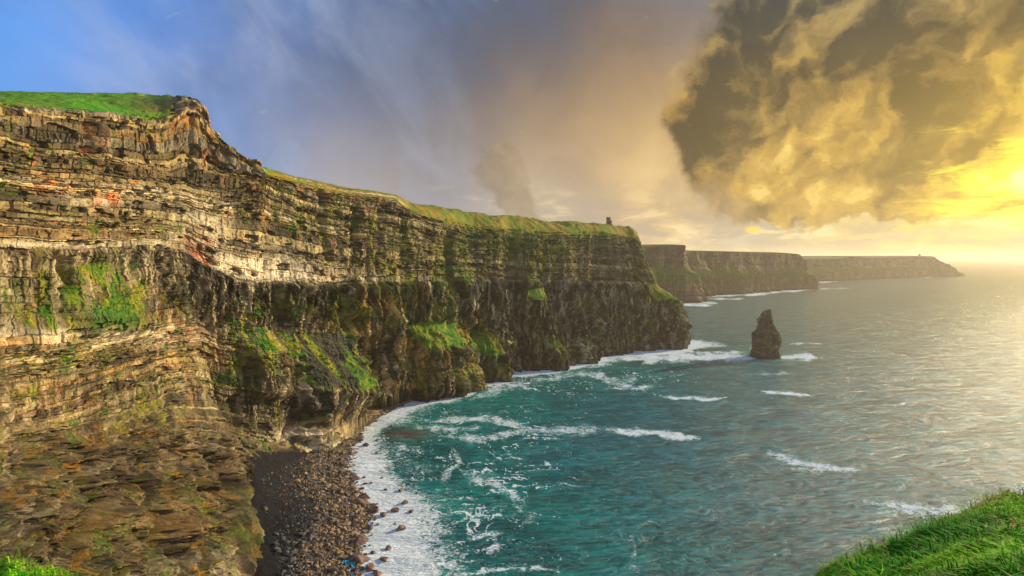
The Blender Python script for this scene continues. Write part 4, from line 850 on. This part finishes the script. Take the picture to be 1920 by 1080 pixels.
# ------------------------------------------------------------------ the grassy ground around the camera
def ground():
    azs = np.radians([-180, -130, -90, -60, -48, -42, -39.5, -37.5, -34, -20, 0, 20, 25, 29.2, 31, 33.5, 35.5, 37.2, 39.2, 41.9, 46, 60, 90, 130, 180])
    pyb = {-42: (0, 1052), -39.5: (78, 1076), -37.5: (140, 1108), 29.2: (1556, 1092), 31: (1600, 1078), 33.5: (1667, 1052), 35.5: (1722, 1031), 37.2: (1770, 1004), 39.2: (1830, 978), 41.9: (1918, 938)}
    dep = []; rb = []
    for a in np.degrees(azs).round(1):
        if a in pyb: e = -math.degrees(azel(*pyb[a])[1]); dep.append(e)
        else: dep.append({-180: 2.5, -130: 5, -90: 14, -60: 22, -48: 25, -34: 38, -20: 44, 0: 45, 20: 42, 25: 36, 46: 18, 60: 12, 90: 7, 130: 4, 180: 2.5}[a])
        rb.append(float(np.interp(a, [-180, -130, -90, -42, -30, 0, 20, 28, 35, 42, 60, 90, 180], [70, 50, 20, 9, 5, 3, 4, 9, 11.5, 12.5, 16, 26, 70])))
    A = np.radians(np.concatenate([np.linspace(-180, -50, 60, endpoint=False), np.linspace(-50, 20, 180, endpoint=False), np.linspace(20, 46, 260, endpoint=False), np.linspace(46, 180, 70)]))
    T = np.concatenate([np.linspace(0.01, 1., 200, endpoint=False), np.linspace(1., 1.25, 24, endpoint=False), np.linspace(1.25, 9, 60)])
    de = np.tan(np.radians(np.interp(A, azs, dep))); r_b = np.interp(A, azs, rb); zb = H-r_b*de
    AA, TT = np.meshgrid(A, T); R = TT*r_b[None]; t = np.clip(TT, 0, 1)
    Z = 138.35+(zb[None]-138.35)*(t**1.05)
    X = R*np.sin(AA); Y = R*np.cos(AA)
    bumps = (.16*fbm(X/1.5, Y/1.5, 401, 4)+.12*fbm(X/.45, Y/.45, 405, 3))*ss(R, 1., 5.)
    out = np.maximum(TT-1, 0)*r_b[None]
    Z = Z+bumps*(1-.35*ss(TT, .9, 1.))-np.where(out > 0, np.minimum(out*2.4+.5*out**2*.1, 75+out*.2), 0)+np.where(out > 2, 3*fbm(X/9., Y/9., 409, 3), 0)*ss(out, 2, 8)
    V = np.stack([X, Y, Z], -1)
    c = mixc(L3((60, 92, 22))+0*V, L3((96, 88, 36)), ss(fbm(X/1.1, Y/1.1, 411, 4), -.1, .4))
    c = mixc(c, L3((110, 90, 60)), ss(out, 3, 8))
    link('ground', raw_mesh('ground', V, grid_faces(*X.shape), 4, {'Col': c}, smooth=True), attr_mat('turf', 1., 9., .05), kind='structure')
    # ---- grass blades on the part in front of the lens
    r = np.random.RandomState(12)
    def blades(n, a0, a1, t0, t1, seed):
        r = np.random.RandomState(seed); ia = r.uniform(size=n)*(a1-a0)+a0; it = np.sqrt(r.uniform(size=n)*(t1**2-t0**2)+t0**2)
        a = np.radians(ia); fa = np.interp(a, A, np.arange(len(A))); ft = np.interp(it, T, np.arange(len(T)))
        i0 = np.minimum(fa.astype(int), len(A)-2); j0 = np.minimum(ft.astype(int), len(T)-2); u = (fa-i0)[:, None]; w_ = (ft-j0)[:, None]
        B = (V[j0, i0]*(1-u)+V[j0, i0+1]*u)*(1-w_)+(V[j0+1, i0]*(1-u)+V[j0+1, i0+1]*u)*w_
        x, y = B[:, 0], B[:, 1]
        tus = ss(fbm(x/.8, y/.8, 420, 3), -.2, .4); L_ = r.uniform(.06, .13, n)*(.7+.7*tus)*(.65 if a1 < 0 else 1)*np.where(r.uniform(size=n) < .02, 2.4, 1)
        th = 2.2+1.6*fbm(x/1.6, y/1.6, 424, 2)+r.normal(0, .95, n)
        lx, ly = np.cos(th), np.sin(th); ben = r.uniform(.5, 1.3, n)
        wd = r.uniform(.006, .012, n); sxv, syv = -ly*wd, lx*wd
        p0 = B-[0, 0, .02]; p1 = B+np.stack([lx*L_*.35*ben, ly*L_*.35*ben, L_*.62], -1); p2 = B+np.stack([lx*L_*ben, ly*L_*ben, L_*(.95-.35*ben)], -1)
        sv = np.stack([sxv, syv, 0*sxv], -1)
        W_ = np.stack([p0-sv, p0+sv, p1+sv*.8, p1-sv*.8, p2], 1)
        base_ = np.arange(n)[:, None]*5; f_ = np.concatenate([base_+[0, 1, 2], base_+[0, 2, 3], base_+[3, 2, 4]], 1).reshape(-1)
        patch = fbm(x/1.3, y/1.3, 430, 4); dry = ss(patch, .12, .42); g2 = ss(fbm(x/.7, y/.7, 434, 3), -.3, .4)
        col = mixc(mixc(L3((40, 128, 8))+np.zeros((n, 3)), L3((124, 184, 20)), g2), L3((186, 156, 58)), dry*.85)
        col = mixc(col, L3((170, 150, 92)), (r.uniform(size=n) < .10+.18*dry)*.8)
        edge = ss(it, .93, 1.0); col = mixc(col, L3((150, 116, 74)), edge*.55*(r.uniform(size=n) < .8))
        col = col*r.uniform(.65, 1.25, (n, 1)); return W_.reshape(-1, 3), f_, np.repeat(col, 5, 0)
    parts = [blades(210000, 26, 45, .45, 1.04, 1), blades(26000, -46, -37, .6, 1.04, 2)]
    off = 0; VV = []; FF = []; CC = []
    for a, b, c_ in parts: VV.append(a); FF.append(b+off); CC.append(c_); off += len(a)
    m, n = new_mat('grass_blade'); finish(m, n, n.attr('Col', True), .85, spec=.08)
    link('grass', raw_mesh('grass', np.concatenate(VV), np.concatenate(FF), 3, {'Col': np.clip(np.concatenate(CC), .003, .9)}), m, kind='stuff', label='dense green and straw coloured grass on the near slope', category='grass')
ground()

# ------------------------------------------------------------------ haze
bm = bmesh.new(); bmesh.ops.create_cube(bm, size=1)
for v_ in bm.verts: v_.co = (v_.co.x*110000, v_.co.y*100000+20000, 295 if v_.co.z > 0 else -24)
mh = bpy.data.materials.new('haze'); mh.use_nodes = True; mh.node_tree.nodes.clear()
pv = mh.node_tree.nodes.new('ShaderNodeVolumePrincipled'); ov = mh.node_tree.nodes.new('ShaderNodeOutputMaterial')
pv.inputs['Color'].default_value = (1, .86, .64, 1); pv.inputs['Density'].default_value = 7e-5; pv.inputs['Anisotropy'].default_value = .35
mh.node_tree.links.new(pv.outputs[0], ov.inputs['Volume'])
hz = link('haze', bm_mesh(bm, 'haze'), mh, kind='stuff', label='thin sea haze fading the far headlands and horizon', category='haze')
